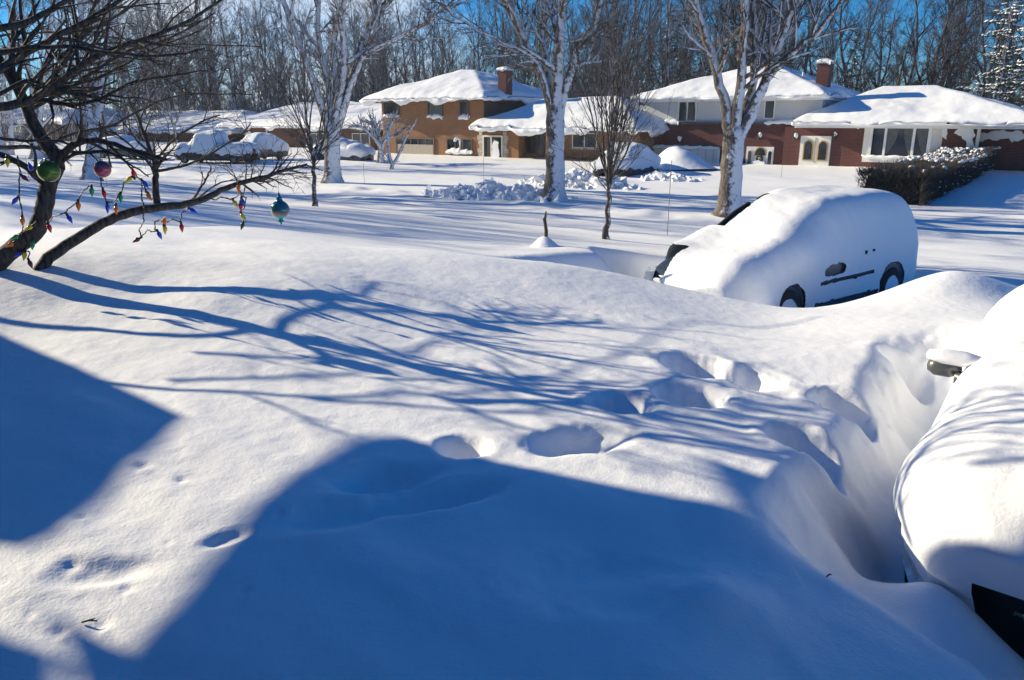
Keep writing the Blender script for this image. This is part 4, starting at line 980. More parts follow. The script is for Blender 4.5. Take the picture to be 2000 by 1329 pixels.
mb.build('door_frame', M['fascia'], go)
hA.win(875, 273, 921, 296, 0, bars=(.33, .66), frame='fascia')
plaster(hA.root, [hA.p(872, 300), hA.p(925, 300), hA.p(924, 294), hA.p(912, 295), hA.p(888, 294), hA.p(877, 291)], -.09, .06, seed=3, wob=.04)
# the one-storey right wing with the entrance
wx0, wx1 = hA.x(922, 250, -1.2), hA.x(1243, 250, -1.2); wz = hA.z(252, 1000, -1.2)
wall0 = hA.x(945, 270, -.05); wf = hA.x(1013, 270, -.05)
MB().box(xR - .2, wf, -.06, 6.5, -1.2, wz - .15).build('entrance_wall', M['brickA'], hA.root)
MB().box(wf + .003, wx1 - .8, .75, 6.4, -1.2, wz - .16).build('wing_wall', M['brickA'], hA.root)
rW = roof(hA, wx0, wx1, -1.25, 8.6, wz, (.5, .36, .42), .45, 111, 'wing_roof', holes=lambda x, y: (x < xR + .02) & (y > -.15), droop=.36)
MB().box(xR - .02, xR + .04, .02, DA - .02, wz - .2, zE - .06).build('side_shade_sheet', M['fascia'], hA.root)  # dark sheet over the right side wall, its shade put into the colour
# entrance
x0, x1, z0, z1 = hA.rect(946, 268, 980, 300, -.06)
f = MB(); f.box(x0 - .12, x0, -.14, -.063, z0 - .5, z1 + .12); f.box(x1, x1 + .12, -.14, -.063, z0 - .5, z1 + .12); f.box(x0, x1, -.14, -.063, z1, z1 + .12); xm = x0 + (x1 - x0) * .42; f.box(xm - .05, xm + .05, -.13, -.064, z0 - .5, z1)
df = f.build('entrance_frame', M['white'], hA.root); dd = MB().box(x0, x1, -.09, -.063, z0 - .5, z1).build('door', M['black'], df)
MB().lathe([(.30 + .09 * math.cos(a), .08 * math.sin(a)) for a in np.linspace(0, 2 * math.pi, 9)], 18, ((xm + x1) / 2, -.16, z0 + (z1 - z0) * .62), 'y').build('wreath', M['needle'], df, True)
plaster(df, [((xm + x1) / 2 - .3, z0 - .3), ((xm + x1) / 2 + .38, z0 - .3), ((xm + x1) / 2 + .32, z0 + .7), ((xm + x1) / 2 + .25, z1 - .35), ((xm + x1) / 2 - .1, z1 - .2), ((xm + x1) / 2 - .25, z0 + .8)], -.2, .05, seed=4)
for sd in (-1, 1):
    mb = MB()
    for k in range(9):
        w_ = .32 + .18 * ((k * 7) % 3) / 2; xx = (x0 - .15 - w_) if sd < 0 else x1 + .15; mb.box(xx, xx + w_, -.10, -.063, z0 - .6 + .32 * k, z0 - .6 + .32 * k + .305)
    mb.build('quoin_stones', M['stone'], hA.root, False, .015)
hA.win(1016, 262, 1062, 300, .75, name='picture_window', bars=(.25, .75), frame='fascia', sill=False, snow=False)
hA.win(1120, 262, 1165, 288, .75, frame='white', bars=(.5,), snow=False)
# --- red brick split-level house
hB = House('split_level_house', 'red brick and grey siding house with bay window, arched doors and a brick chimney', (1590, 318), 50.0)
bx0, bx1 = hB.x(1250, 270), hB.x(1600, 270); zL = hB.z(240, 1400); zU = hB.z(195, 1420)
DB = 8.5
MB().box(bx0, bx1, 0, DB, -1.5, zL - .1).build('brick_wall', M['brickB'], hB.root)
MB().box(bx0 - .02, bx1 + .02, -.14, .1, zL - .1, zL + .02).build('ledge', M['fascia'], hB.root)
lump(hB.root, bx0, bx0 + (bx1 - bx0) * .24, -.14, .24, zL + .02, .18); lump(hB.root, bx0 + (bx1 - bx0) * .72, bx1, -.14, .24, zL + .02, .16)
xm1, xm2, xm3, xm4 = hB.x(1288, 215, .25), hB.x(1322, 215, .25), hB.x(1364, 215, .25), hB.x(1510, 215, .25)
MB().box(bx0 + .15, xm2, .25, DB - .2, zL + .02, zU).build('upper_siding', M['sidingG'], hB.root)
MB().box(xm2 + .002, xm4, .25, DB - .2, zL + .02, zU - .001).build('upper_siding', M['sidingS'], hB.root)
MB().box(xm4 + .002, bx1 - .1, .25, DB - .2, zL + .02, zU - .002).build('upper_siding', M['sidingG'], hB.root)
hB.win(1327, 200, 1359, 236, .25, bars=(.5,), sill=False, snow=False); hB.win(1495, 198, 1512, 231, .25, sill=False, snow=False)
rB = roof(hB, hB.x(1236, 193, -.8), hB.x(1608, 193, -.8), -.75, DB + .9, zU + .1, (.27, .40, .40), .36, 121, fascia='white')
icicles(rB, bx0 + 3.6, bx0 + 6.2, -.72, zU - .1, 9, 'ice')
rx0, rx1, rz = hB.x(1552, 243, -1.3), hB.x(2005, 243, -1.3), hB.z(244, 1740, -1.3)
mx0, mx1 = hB.x(1602, 280, -.3), hB.x(1905, 280, -.3)
MB().box(mx0 - 2.2, mx1, -.3, 8.0, -1.5, rz - .15).build('brick_wall', M['brickB'], hB.root)
rR = roof(hB, rx0, rx1 + .5, -1.35, 9.2, rz, (.55, .37, .34), .40, 131, 'lower_roof', fascia='white', holes=lambda x, y: (x < bx1 + .1) & (y > .3), droop=.10)
chimney(hB, rB, hB.x(1606, 180, 1.5), 1.5, .72, zL, hB.z(125, 1608, 1.5), 'brickB')
t = Tubes(); xx, z_ = hB.p(1567, 165, 3.2); t.add([(xx, 3.2, z_ - .6), (xx, 3.2, z_ + .1), (xx, 3.2, z_ + .75)], [.07, .07, .07], 8); t.build('vent_pipe', M['white'], rB)
# garage door, arched doors
x0, x1, z0, z1 = hB.rect(1268, 291, 1402, 325)
gdo = MB().box(x0, x1, -.03, .05, z0 - .9, z1).build('garage_door', M['garageW'], hB.root)
mb = MB(); mb.box(x0 - .12, x0 - .003, -.07, .05, z0 - .9, z1 + .12); mb.box(x1 + .003, x1 + .12, -.07, .05, z0 - .9, z1 + .12); mb.box(x0, x1, -.07, .05, z1 + .003, z1 + .12); mb.build('door_frame', M['white'], gdo)
lump(gdo, x0 - .1, x1 + .1, -.12, .0, z1 + .12, .10)
def arch_pts(cx, z0, w, h, n=14):
    hw = w / 2; zr = z0 + h - hw * 1.35
    return [(cx - hw, z0), (cx + hw, z0)] + [(cx + hw * math.cos(a), zr + hw * 1.35 * math.sin(a)) for a in np.linspace(0, math.pi, n)]
def arch_window(par, cx, z0, w, h, y, frame, name='arched_pane'):
    fr = MB().prism(arch_pts(cx, z0, w + .16, h + .12), y - .03, y).build('arch_trim', M[frame], par); MB().prism(arch_pts(cx, z0 + .06, w, h - .02), y - .045, y - .032).build(name, M['glass'], par); return fr
x0, x1, z0, z1 = hB.rect(1458, 287, 1511, 326)
e_ = MB().box(x0, x1, -.10, .05, z0 - .5, z1).build('side_entrance', M['white'], hB.root)
for fx, w_ in ((.14, .22), (.88, .22)): arch_window(e_, x0 + (x1 - x0) * fx, z0 + .1, w_, .85, -.10, 'white')
xm = x0 + (x1 - x0) * .52
arch_window(e_, xm, z0 + .72, .66, .42, -.10, 'gold')
MB().lathe([(.17 + .08 * math.cos(a), .07 * math.sin(a)) for a in np.linspace(0, 2 * math.pi, 9)], 16, (xm, -.19, z0 + .52), 'y').build('wreath', M['needle'], e_, True)
plaster(e_, [(xm - .38, z0 - .25), (xm + .40, z0 - .25), (xm + .36, z0 + .3), (xm + .1, z0 + .42), (xm - .3, z0 + .3)], -.24, .05, seed=6)
x0, x1, z0, z1 = hB.rect(1563, 266, 1622, 318, -.3)
e_ = MB().box(x0, x1, -.40, -.2, z0 - .5, z1).build('double_door', M['white'], hB.root)
for fx in (.28, .76): arch_window(e_, x0 + (x1 - x0) * fx, z0 + .12, .46, 1.1, -.40, 'gold')
MB().box((x0 + x1) / 2 - .02, (x0 + x1) / 2 + .02, -.43, -.402, z0, z1 - .1).build('door_handle', M['gold'], e_)
for px, py, y in [(1329, 274, 0), (1485, 268, 0), (1555, 268, -.3), (1631, 268, -.3)]: sconce(hB, px, py, y)
lump(hB.root, hB.x(1537, 285, 0), hB.x(1549, 285, 0), -.12, 0, hB.z(288, 1543), .25, 'plaque_snow')
# bay window
x0, x1, z0, z1 = hB.rect(1697, 247, 1818, 308, -.9)
f = MB(); yb = -.92
for fx, w_ in ((0, .30), (.115, .10), (.295, .0), (.315, .0), (1, .3)): pass
pan = [(.05, .245, True), (.285, .70, False), (.745, .945, True)]
f.box(x0 - .25, x1 + .25, yb - .05, -.3, z0 - .3, z0); f.box(x0 - .1, x1 + .1, yb, -.3, z1, rz - .1)
edges = [0] + [v for a, b, _ in pan for v in (a, b)] + [1]
for k in range(0, len(edges), 2): f.box(x0 + (x1 - x0) * edges[k], x0 + (x1 - x0) * edges[k + 1], yb, yb + .12, z0, z1)
f.poly([(x0, yb + .1, z0), (x0 - .45, -.3, z0), (x0 - .45, -.3, z1), (x0, yb + .1, z1)]); f.poly([(x1, yb + .1, z0), (x1 + .45, -.3, z0), (x1 + .45, -.3, z1), (x1, yb + .1, z1)])
bw = f.build('bay_window', M['white'], hB.root)
for a, b, s_ in pan:
    xa, xb = x0 + (x1 - x0) * a, x0 + (x1 - x0) * b
    MB().box(xa + .002, xb - .002, yb + .05, yb + .06, z0, z1).build('pane', M['glass'], bw)
for a, b in ((.285, .47), (.56, .70), (.77, .93)):
    xa, xb = x0 + (x1 - x0) * a, x0 + (x1 - x0) * b; left = a < .5; n = 12; mb = MB()
    for k in range(n):
        fa, fb = k / n, (k + 1) / n
        ta = (1 - fa if left else fa); tb2 = (1 - fb if left else fb)
        pa = (xa + (xb - xa) * fa, yb + .044 - .004 * (k % 2), z1 - (z1 - z0) * (.15 + .85 * ta ** .6)); pb = (xa + (xb - xa) * fb, yb + .044 - .004 * ((k + 1) % 2), z1 - (z1 - z0) * (.15 + .85 * tb2 ** .6))
        mb.quad(pa, pb, (pb[0], pb[1], z1), (pa[0], pa[1], z1))
    mb.build('curtain', M['sheer'] if 'sheer' in M else M.setdefault('sheer', plain('sheer_curtain', (.10, .105, .11), .8, noise=.3, nscale=9)), bw)
lump(bw, x0 - .25, x1 + .25, yb - .1, yb + .02, z0, .10)
pl = lambda pts, y, sd, th=.05: plaster(hB.root, [hB.p(a, b, y) for a, b in pts], y - .004, th, seed=sd)
pl([(1827, 247), (1850, 247), (1853, 262), (1846, 271), (1838, 264), (1829, 262), (1826, 309), (1821, 309)], -.3, 7)
pl([(1866, 260), (1872, 250), (1902, 247), (1902, 302), (1875, 306), (1889, 292), (1887, 277), (1876, 266)], -.3, 8)
pl([(1670, 248), (1700, 247), (1694, 251), (1684, 250), (1676, 251)], -.3, 9, .04)
pl([(1250, 243), (1260, 243), (1263, 252), (1256, 258), (1262, 270), (1255, 276), (1250, 284), (1245, 296), (1240, 285), (1244, 262)], -.0, 10, .09)
# the set-back garage wing at the right end
gx0, gx1 = mx1 + .1, mx1 + 9.5; gzr = hB.z(246, 1950, 1.0)
MB().box(gx0 - .2, gx1, 1.0, 8.2, -1.5, gzr - .1).build('garage_wing_wall', M['brickB'], hB.root)
MB().box(gx0 - .10, gx0 + .06, -.32, -.2, -1.2, rz - .2).build('corner_post', M['white'], hB.root)
roof(hB, rx1 + .9, gx1 + 3, .2, 9.0, gzr - .1, (.12, .05, .05), .22, 141, 'garage_roof', fascia='white')
pl([(1910, 262), (1945, 254), (1990, 257), (2010, 262), (2008, 272), (1975, 278), (1968, 272), (1940, 273), (1925, 274), (1912, 276)], 1.0, 14, .05)
pl([(1933, 300), (1940, 283), (1946, 300)], 1.0, 15, .04)
# --- low ranch houses on the left
def ranch(name, label, anchor, q, wl, wr, eave, eps, depth, mat, seed, wins, slope=(.30, .36, .36)):
    h = House(name, label, anchor, q); x0, x1 = h.x(wl, eave + 10), h.x(wr, eave + 10); ze = h.z(eave, (wl + wr) / 2)
    MB().box(x0, x1, 0, depth, -1.2, ze - .05).build('wall', M[mat], h.root)
    r = roof(h, h.x(eps[0], eave, -.8), h.x(eps[1], eave, -.8), -.8, depth + .8, ze + .05, slope, .42, seed, droop=.25)
    for wn in wins: h.win(*wn, frame='white', bars=(.5,))
    return h, r, x0, x1, ze
hE_, rE, _a, _b, _c = ranch('far_ranch_house', 'dark low house at the left picture edge seen behind the pale slim trunk', (60, 286), 47.0, -90, 112, 240, (-120, 124), 10.0, 'brickC', 171, [(20, 246, 46, 262)])
hD, rD, dx0, dx1, dze = ranch('ranch_house', 'low brown brick ranch house whose snowy roof meets the tan house', (520, 300), 50.0, 478, 730, 250, (428, 748), 9.5, 'brickC', 151, [(600, 262, 640, 284), (690, 262, 722, 284)])
x_, z_ = hD.p(470, 272, 0)
plaster(hD.root, [hD.p(462 + 18, 262), hD.p(488, 255), hD.p(493, 262), hD.p(492, 285), hD.p(486, 286), hD.p(487, 268), hD.p(483, 268), hD.p(482, 284)], -.01, .06, seed=16)
sconce(hD, 524, 258, 0)
hC, rC, cx0, cx1, cze = ranch('low_ranch_house', 'long low ranch house half hidden behind the near tree twigs and parked cars', (300, 302), 52.0, 200, 440, 258, (118, 452), 10.0, 'brickC', 161, [(224, 258, 263, 276)])
for px in (352, 268):
    x_, z_ = hC.p(px, 226, 5.5); c_ = MB().lathe([(.001, -.9), (.16, -.9), (.16, .2), (.26, .2), (.26, .34), (.001, .42)], 10, (x_, 5.5, z_)).build('roof_vent', M['cargrey'], rC); lump(c_, x_ - .3, x_ + .3, 5.2, 5.8, z_ + .4, .22, 'vent_snow')

# ------------------------------------------------------------------ hedge, conifers, piles, small things
def hedge():
    b = Vector((12.75, 29.0, 0)); b.z = gz(b.x, b.y)
    root = empty('hedge', b, ROT, 'long dark clipped hedge with snow along its top before the bay window house', 'hedge')
    rng = np.random.default_rng(5); Lh, Wh, Hh = 25., 2.5, 1.42
    nx, ny = 14, 60; V = []; F = []
    core = MB(); xs = np.linspace(.28, Wh - .28, 8); ys = np.linspace(.3, Lh, 60)
    def cz(x, y): return gz(*(Vector((b.x, b.y, 0)) + Vector((E[0] * x + N[0] * y, E[1] * x + N[1] * y, 0)))[:2]) - b.z
    base = [cz(Wh / 2, y) for y in ys]
    pr = [(.35, -.3), (.28, .5), (.36, 1.0), (.55, 1.06), (Wh - .55, 1.06), (Wh - .36, 1.0), (Wh - .28, .5), (Wh - .35, -.3)]
    for y, bz in zip(ys, base):
        for (x, z) in pr: V.append((x + .12 * float(vnoise(y * 2.2, z * 3, 8)), y, bz + z + .12 * float(vnoise(y * 1.7, x * 2, 9))))
    k = len(pr); F = [(a * k + c, a * k + c + 1, (a + 1) * k + c + 1, (a + 1) * k + c) for a in range(len(ys) - 1) for c in range(k - 1)] + [tuple(range(k - 1, -1, -1)), tuple(range((len(ys) - 1) * k, len(ys) * k))]
    mesh_np('dense_core', V, F, M['hedge'], root)
    t = Tubes()
    for _ in range(9000):
        y = rng.random() ** 1.5 * Lh; f = rng.random()
        bz = float(np.interp(y, ys, base))
        if rng.random() < .32: x, z, d = rng.random() * Wh, .98, np.array([rng.normal() * .4, rng.normal() * .4, 1.])
        elif rng.random() < .45 and y < 3: x, z, y, d = rng.random() * Wh, rng.random() * 1.15, .25, np.array([rng.normal() * .4, -.8, .7])
        elif rng.random() < .8: x, z, d = Wh - .3, rng.random() * 1.15, np.array([.8, rng.normal() * .5, .7])
        else: x, z, d = .3, rng.random() * 1.15, np.array([-.8, rng.normal() * .5, .7])
        d = unit(d + rng.normal(size=3) * .3); l = rng.uniform(.18, .42); p = np.array([x, y, bz + z])
        t.add([p, p + d * l * .5 + rng.normal(size=3) * .03, p + d * l], [.010, .008, .004], 3)
        if rng.random() < .5:
            d2 = unit(d + rng.normal(size=3) * .6); t.add([p + d * l * .4, p + d * l * .4 + d2 * l * .6], [.007, .004], 3)
    M['hedgetwig'] = plain('hedge_twig_bark', (.05, .046, .046), .9, noise=.4, nscale=8); t.build('twigs', M['hedgetwig'], root)
    mb = MB()
    for _ in range(620):
        y = rng.random() ** .75 * Lh; x = rng.random() * Wh; top = rng.random() < .72
        if (y < 7 and top and rng.random() < .9) or (not top and rng.random() < .3): continue
        bz = float(np.interp(y, ys, base)); z = 1.16 if top else rng.random() * 1.1
        if not top: x = Wh - .1
        s_ = rng.uniform(.04, .15) if top else rng.uniform(.018, .045)
        k0 = len(mb.V); mb.lathe([(.001, -.3 * s_), (s_ * .8, -.25 * s_), (s_, .15 * s_), (s_ * .6, .55 * s_), (.001, .65 * s_)], 7, (x, y, bz + z))
        for q_ in range(k0, len(mb.V)):
            a_ = mb.V[q_]; mb.V[q_] = (a_[0] + rng.normal() * s_ * .12, a_[1] + (a_[1] - y) * .5 + rng.normal() * s_ * .12, a_[2] + rng.normal() * s_ * .06)
    mb.build('snow_clumps', M['snow'], root, True)
hedge()
def spruce(x, y, Ht, Rb, seed, label, snow=.5, tiers=26, group=None, cat='conifer'):
    b = Vector((x, y, gz(x, y) - .1)); root = empty('spruce_tree', b, 0, label, cat, group); rng = np.random.default_rng(seed)
    t = Tubes(); t.add([(0, 0, 0), (.02, 0, Ht * .5), (0, 0, Ht)], [.2, .13, .02], 8); t.build('trunk', M['bark'], root)
    nv, nf, sv, sf = [], [], [], []
    for k in range(tiers):
        rr = Rb * (1 - k / tiers) ** .85 + .15
        for j in range(int(7 - 3 * k / tiers)):
            z = Ht * min(.06 + .92 * (k + rng.random() * 1.3) / tiers, .99); a = rng.uniform(0, 6.28); L = rr * rng.uniform(.55, 1.15); d = np.array([math.cos(a), math.sin(a), rng.uniform(-.45, .05)]); side_ = np.array([-math.sin(a), math.cos(a), 0])
            for m_ in range(max(3, int(L / .16))):
                f = (m_ + rng.random()) / max(3, int(L / .16)); p = np.array([0, 0, z]) + d * L * f + np.array([0, 0, .18 * L * f * f])
                w = (.10 + .30 * L * .4 * (1 - f) * f * 3 + .06)
                for q_ in range(5):
                    dd = unit(side_ * rng.normal() + d * rng.uniform(.2, 1) + np.array([0, 0, rng.uniform(-.7, .1)])); l = w * rng.uniform(.6, 1.5); n_ = unit(np.cross(dd, rng.normal(size=3))) * .035
                    i0 = len(nv); nv += [p - n_, p + n_, p + dd * l]; nf.append((i0, i0 + 1, i0 + 2))
                if rng.random() < snow:
                    i0 = len(sv); s1, s2 = w * rng.uniform(.15, .5), rng.uniform(.05, .12); h_ = rng.uniform(.04, .12)
                    c_ = p + np.array([0, 0, .02]) + side_ * rng.normal() * w * .4; q = [c_ + side_ * s1, c_ + d * s2 * 2, c_ - side_ * s1, c_ - d * s2 * 2]
                    sv += q + [c_ + np.array([0, 0, h_]), c_ - np.array([0, 0, h_ * .5])]
                    for r_ in range(4): sf += [(i0 + r_, i0 + (r_ + 1) % 4, i0 + 4), (i0 + (r_ + 1) % 4, i0 + r_, i0 + 5)]
    k0 = len(nv); cr = mesh_np('crown', nv + sv, np.array(nf + [tuple(k0 + q_ for q_ in f_) for f_ in sf]), M['needle'], root, False)
    cr.data.materials.append(M['snow']); cr.data.polygons.foreach_set('material_index', np.r_[np.zeros(len(nf)), np.ones(len(sf))].astype(np.int32))
    return root
p = at(1938, 240, 62); spruce(p.x, p.y, 13.5, 3.4, 3, 'open spruce with snow on every bough behind the right end of the brick house', .62, 30)
p = at(2010, 240, 57); spruce(p.x, p.y, 13, 3.6, 4, 'darker spruce cut by the right picture edge', .35, 30)
for (px, Y_, Ht, Rb, sd, lb) in [(1300, 80, 13.0, 4.2, 6, 'dark evergreen behind the left roof of the red brick house'), (1360, 86, 11.0, 3.2, 7, 'smaller dark evergreen beside the forked maple, behind the red house'),
                                 (1652, 72, 10.2, 2.6, 8, 'dark evergreen just right of the brick chimney')]:
    p = at(px, 240, Y_); spruce(p.x, p.y, Ht, Rb, sd, lb, .06, 24)
def snow_pile(px, py, Y_, L, W, Hh, n, seed, label):
    b = at(px, py, Y_); b.z = gz(b.x, b.y) - .05; root_rot = ROT; rng = np.random.default_rng(seed)
    nx, ny = 60, 30; xs = np.linspace(-L / 2, L / 2, nx); ys = np.linspace(-W / 2, W / 2, ny); GX, GY = np.meshgrid(xs, ys, indexing='ij')
    pro = lambda x, y: Hh * np.clip(1 - (np.abs(x) / (L / 2)) ** 1.7, 0, 1) * np.clip(1 - (np.abs(y) / (W / 2)) ** 1.8, 0, 1) * (.75 + .9 * vnoise(x / .9, y / .9, seed)) 
    GZ = pro(GX, GY) * .8 + .10 * np.abs(vnoise(GX / .3, GY / .3, seed + 1)) - .06
    V = list(np.c_[GX.ravel(), GY.ravel(), GZ.ravel()]); F = [(a * ny + b_, (a + 1) * ny + b_, (a + 1) * ny + b_ + 1, a * ny + b_ + 1) for a in range(nx - 1) for b_ in range(ny - 1)]
    for _ in range(n):
        x = rng.normal() * L * .27; y = rng.normal() * W * .27
        if abs(x) > L * .55 or abs(y) > W * .6: continue
        z = float(pro(np.array(x), np.array(y))) * rng.uniform(.55, 1.0); s_ = rng.uniform(.05, .17) * (1.5 if rng.random() < .15 else 1)
        pts = rng.normal(size=(8, 3)); pts /= np.linalg.norm(pts, axis=1)[:, None]
        box = np.array([(i_, j_, k_) for i_ in (-1, 1) for j_ in (-1, 1) for k_ in (-1, 1)], float) * .62 + pts * .38
        Q, _r = np.linalg.qr(rng.normal(size=(3, 3))); box = box @ Q.T * s_ * rng.uniform(.6, 1.2, 3) + np.array([x, y, z + s_ * .3]); k0 = len(V); V += list(box)
        for f_ in ((0, 1, 3, 2), (4, 6, 7, 5), (0, 4, 5, 1), (2, 3, 7, 6), (0, 2, 6, 4), (1, 5, 7, 3)): F.append(tuple(k0 + q_ for q_ in f_))
    o = mesh_np('snow_pile', V, F, M['snow'], None, False); o.location = b; o.rotation_euler = (0, 0, root_rot)
    tag(o, label, 'snow pile', 'ploughed snow piles')
snow_pile(985, 384, 31.0, 5.4, 2.2, .58, 420, 1, 'ploughed heap of broken snow left of the central white maple')
snow_pile(900, 386, 31.5, 3.4, 1.4, .28, 160, 4, 'thin tail of snow chunks trailing left from the big heap')
snow_pile(1128, 362, 36.0, 6.0, 2.6, .78, 420, 2, 'heap of broken snow behind the sapling, right of the white maple')
snow_pile(1310, 352, 40.0, 2.8, 1.4, .35, 150, 3, 'low heap of snow lumps at the foot of the drift by the garage door')
# smooth drift before the white garage door
def drift(px, py, Y_, rx, ry, h_, label, seed, rot=ROT):
    b = at(px, py, Y_); b.z = gz(b.x, b.y) - .06; n = 40; V = []; F = []
    for a in range(n + 1):
        r = a / n
        for c_ in range(48):
            t_ = 2 * math.pi * c_ / 48; x = rx * r * math.cos(t_); y = ry * r * math.sin(t_)
            V.append((x, y, h_ * (math.cos(math.pi * min(r * (1 - .25 * math.cos(t_ + .6)), 1)) * .5 + .5) + .15 * h_ * float(vnoise(x / .7, y / .7, seed)) * (1 - r)))
    for a in range(n):
        for c_ in range(48): F.append((a * 48 + c_, (a + 1) * 48 + c_, (a + 1) * 48 + (c_ + 1) % 48, a * 48 + (c_ + 1) % 48))
    o = mesh_np('snow_drift', V, F, M['snow']); o.location = b; o.rotation_euler = (0, 0, rot); tag(o, label, 'snow drift')
drift(1318, 334, 46.5, 2.7, 1.8, 1.35, 'smooth hump of snow in front of the white garage door', 3)
drift(1062, 470, 12.6, .38, .3, .22, 'small pointed snow cone round a broken stem', 5)
# broken stem, stakes, lamp post, candy cane
p = at(1066, 465, 12.6); p.z = gz(p.x, p.y)
t = Tubes(); t.add([(0, 0, -.1), (.005, 0, .25), (-.02, .01, .42), (.0, 0, .56)], [.035, .03, .025, .012], 8); t.add([(-.02, 0, .36), (-.05, 0, .45)], [.018, .008], 6)
o = t.build('broken_stem', M['barkN']); o.location = p; tag(o, 'short broken stem poking from a snow cone left of the van', 'stump')
for (px, py, Y_, h_, lb) in [(945, 368, 36, 1.35, 'thin driveway stake beside the tracks in front of the tan house'), (712, 362, 38, 1.0, 'thin stake right of the three-stemmed maple'), (1525, 356, 40, .8, 'short stake on the lawn before the double door'),
                             (1305, 430, 20.5, 2.0, 'tall hair-thin stake in the snow just left of the van'), (700 - 490, 372, 32, 1.0, 'stake under the pink ornament'), (62, 380, 30, 1.0, 'pale stake at the left under the green ornament'), (1328, 306, 49, .9, 'stake standing by the drift at the garage door')]:
    p = at(px, py, Y_); p.z = gz(p.x, p.y) - .05
    o = MB().lathe([(.009, 0), (.008, h_), (.001, h_ + .01)], 6).build('driveway_stake', M['cargrey']); o.location = p; tag(o, lb, 'stake', 'driveway stakes')
p = at(216, 332, 50); p.z = gz(p.x, p.y) - .1; zt = at(216, 205, 50).z - p.z
root = empty('street_lamp', p, 0, 'dark lamp post with a small snow-topped lantern left of the ranch houses', 'street lamp')
MB().lathe([(.12, 0), (.10, .4), (.06, .5), (.05, zt - .5), (.08, zt - .42), (.001, zt - .4)], 10).build('post', M['black'], root, True)
MB().lathe([(.08, zt - .40), (.17, zt - .05), (.19, zt - .02), (.001, zt - .01)], 6).build('lantern', M['lamp'], root)
MB().lathe([(.22, zt), (.24, zt + .08), (.12, zt + .22), (.001, zt + .25)], 8).build('lantern_snow', M['snow'], root, True)
p = at(899, 300, 58); p.z = gz(p.x, p.y) - .1; zt = at(899, 272, 58).z - p.z
root = empty('candy_cane', p, 0, 'white hooked lawn cane plastered with snow before the lower window of the tan house', 'lawn ornament')
t = Tubes(); P_ = [(0, 0, 0), (0, 0, zt * .5), (0, 0, zt - .18)] + [(-.18 + .18 * math.cos(a), 0, zt - .18 + .22 * math.sin(a)) for a in np.linspace(.3, 3.2, 8)]; t.add(P_, [.07] * len(P_), 8); t.build('cane', M['white'], root)
t = Tubes(); t.add([(x - .02, y - .06, z + .03) for x, y, z in P_[3:]], [.09] * 8, 8); t.build('cane_snow', M['snow'], root)

for (px, py, ang_, L_, lb) in [(160, 1219, .15, .05, 'small fallen twig lying on the sunlit snow at lower left'), (1614, 1130, .6, .03, 'dark scrap of bark on the floor of the trench by the near car')]:
    p = gpix(px, py, fn=H); t = Tubes(); t.add([(0, 0, .006), (L_ * .5 * math.cos(ang_), L_ * .5 * math.sin(ang_), .012), (L_ * math.cos(ang_), L_ * math.sin(ang_), .006)], [.003, .0035, .002], 6)
    t.add([(L_ * .5 * math.cos(ang_), L_ * .5 * math.sin(ang_), .012), (L_ * .8, L_ * .3, .012)], [.003, .0015], 5)
    o = t.build('fallen_twig', M['barkN']); o.location = p; tag(o, lb, 'twig')
# ------------------------------------------------------------------ the woods behind the houses
protos = []
for k in range(6):
    root = empty('woodland_tree', (0, 0, 0), 0); G = Grow(200 + k, .05, .09, .12, .012, kids=(0, 11, 7, 6, 5), seg=1.1, spread=(22, 52), lf=(.35, .62))
    Ht = [23, 26, 21, 24, 28, 18][k]; P = [np.array([0, 0, -.3])]; d = np.array([0, 0, 1.])
    n = 12
    for a in range(n): d = unit(d + G.rng.normal(size=3) * .07 + np.array([0, 0, .08])); P.append(P[-1] + d * Ht * .8 / n)
    rr = np.linspace(.24, .05, n + 1); G.emit(np.array(P), rr); D = [unit(v) for v in np.gradient(np.array(P), axis=0)]
    G.sprout(P, D, rr, Ht * .42, 0, 4, .16, 13, Ht * .45)
    G.branch(P[-1], d, Ht * .2, .05, 1, 4)
    G.finish(root, M['barkW'], M['barkW']); protos.append(root)
wr = random.Random(3); used = [False] * 6; cnt = 0
GRP = 'bare trees of the woods behind the houses'
WL = 'tall leafless tree in the dense woods beyond the snowy roofs'
while cnt < 235:
    q = 64 + 62 * wr.random() ** 1.3; s = wr.uniform(-125, 60); w = world(s, q)
    if w.y < 20 or abs(w.x / w.y) > .78: continue
    pxs = 1000 + 1500 * w.x / w.y
    if q < 74 and wr.random() < .35: continue
    if 1180 < pxs < 2100 and wr.random() < .22: continue       # thinner where more sky shows
    if 380 < pxs < 1120 and wr.random() < .22: continue
    k = cnt % 6; o = protos[k] if not used[k] else copy_tree(protos[k]); used[k] = True
    sc = wr.uniform(.72, 1.12) * (.88 if pxs > 1250 else .80 if pxs > 400 else 1.0); o.location = (w.x, w.y, gz(w.x, w.y) - .2); o.rotation_euler.z = wr.uniform(0, 6.28); o.scale = (sc, sc, sc)
    tag(o, WL, 'tree', GRP); cnt += 1
for k in range(8):
    w = world(wr.uniform(-120, -72), wr.uniform(42, 66)); c = copy_tree(protos[k % 6]); sc = wr.uniform(.6, .95)
    c.location = (w.x, w.y, gz(w.x, w.y) - .2); c.rotation_euler.z = wr.uniform(0, 6.28); c.scale = (sc,) * 3; tag(c, WL, 'tree', GRP)
cnt = 0
while cnt < 46:
    yy = wr.uniform(98, 150); xx = yy * wr.uniform(-.80, -.36); s, q = sq(xx, yy)
    if q < 40: continue
    c = copy_tree(protos[cnt % 6]); sc = wr.uniform(.8, 1.25); c.location = (xx, yy, gz(xx, yy) - .2); c.rotation_euler.z = wr.uniform(0, 6.28); c.scale = (sc,) * 3; tag(c, WL, 'tree', GRP); cnt += 1
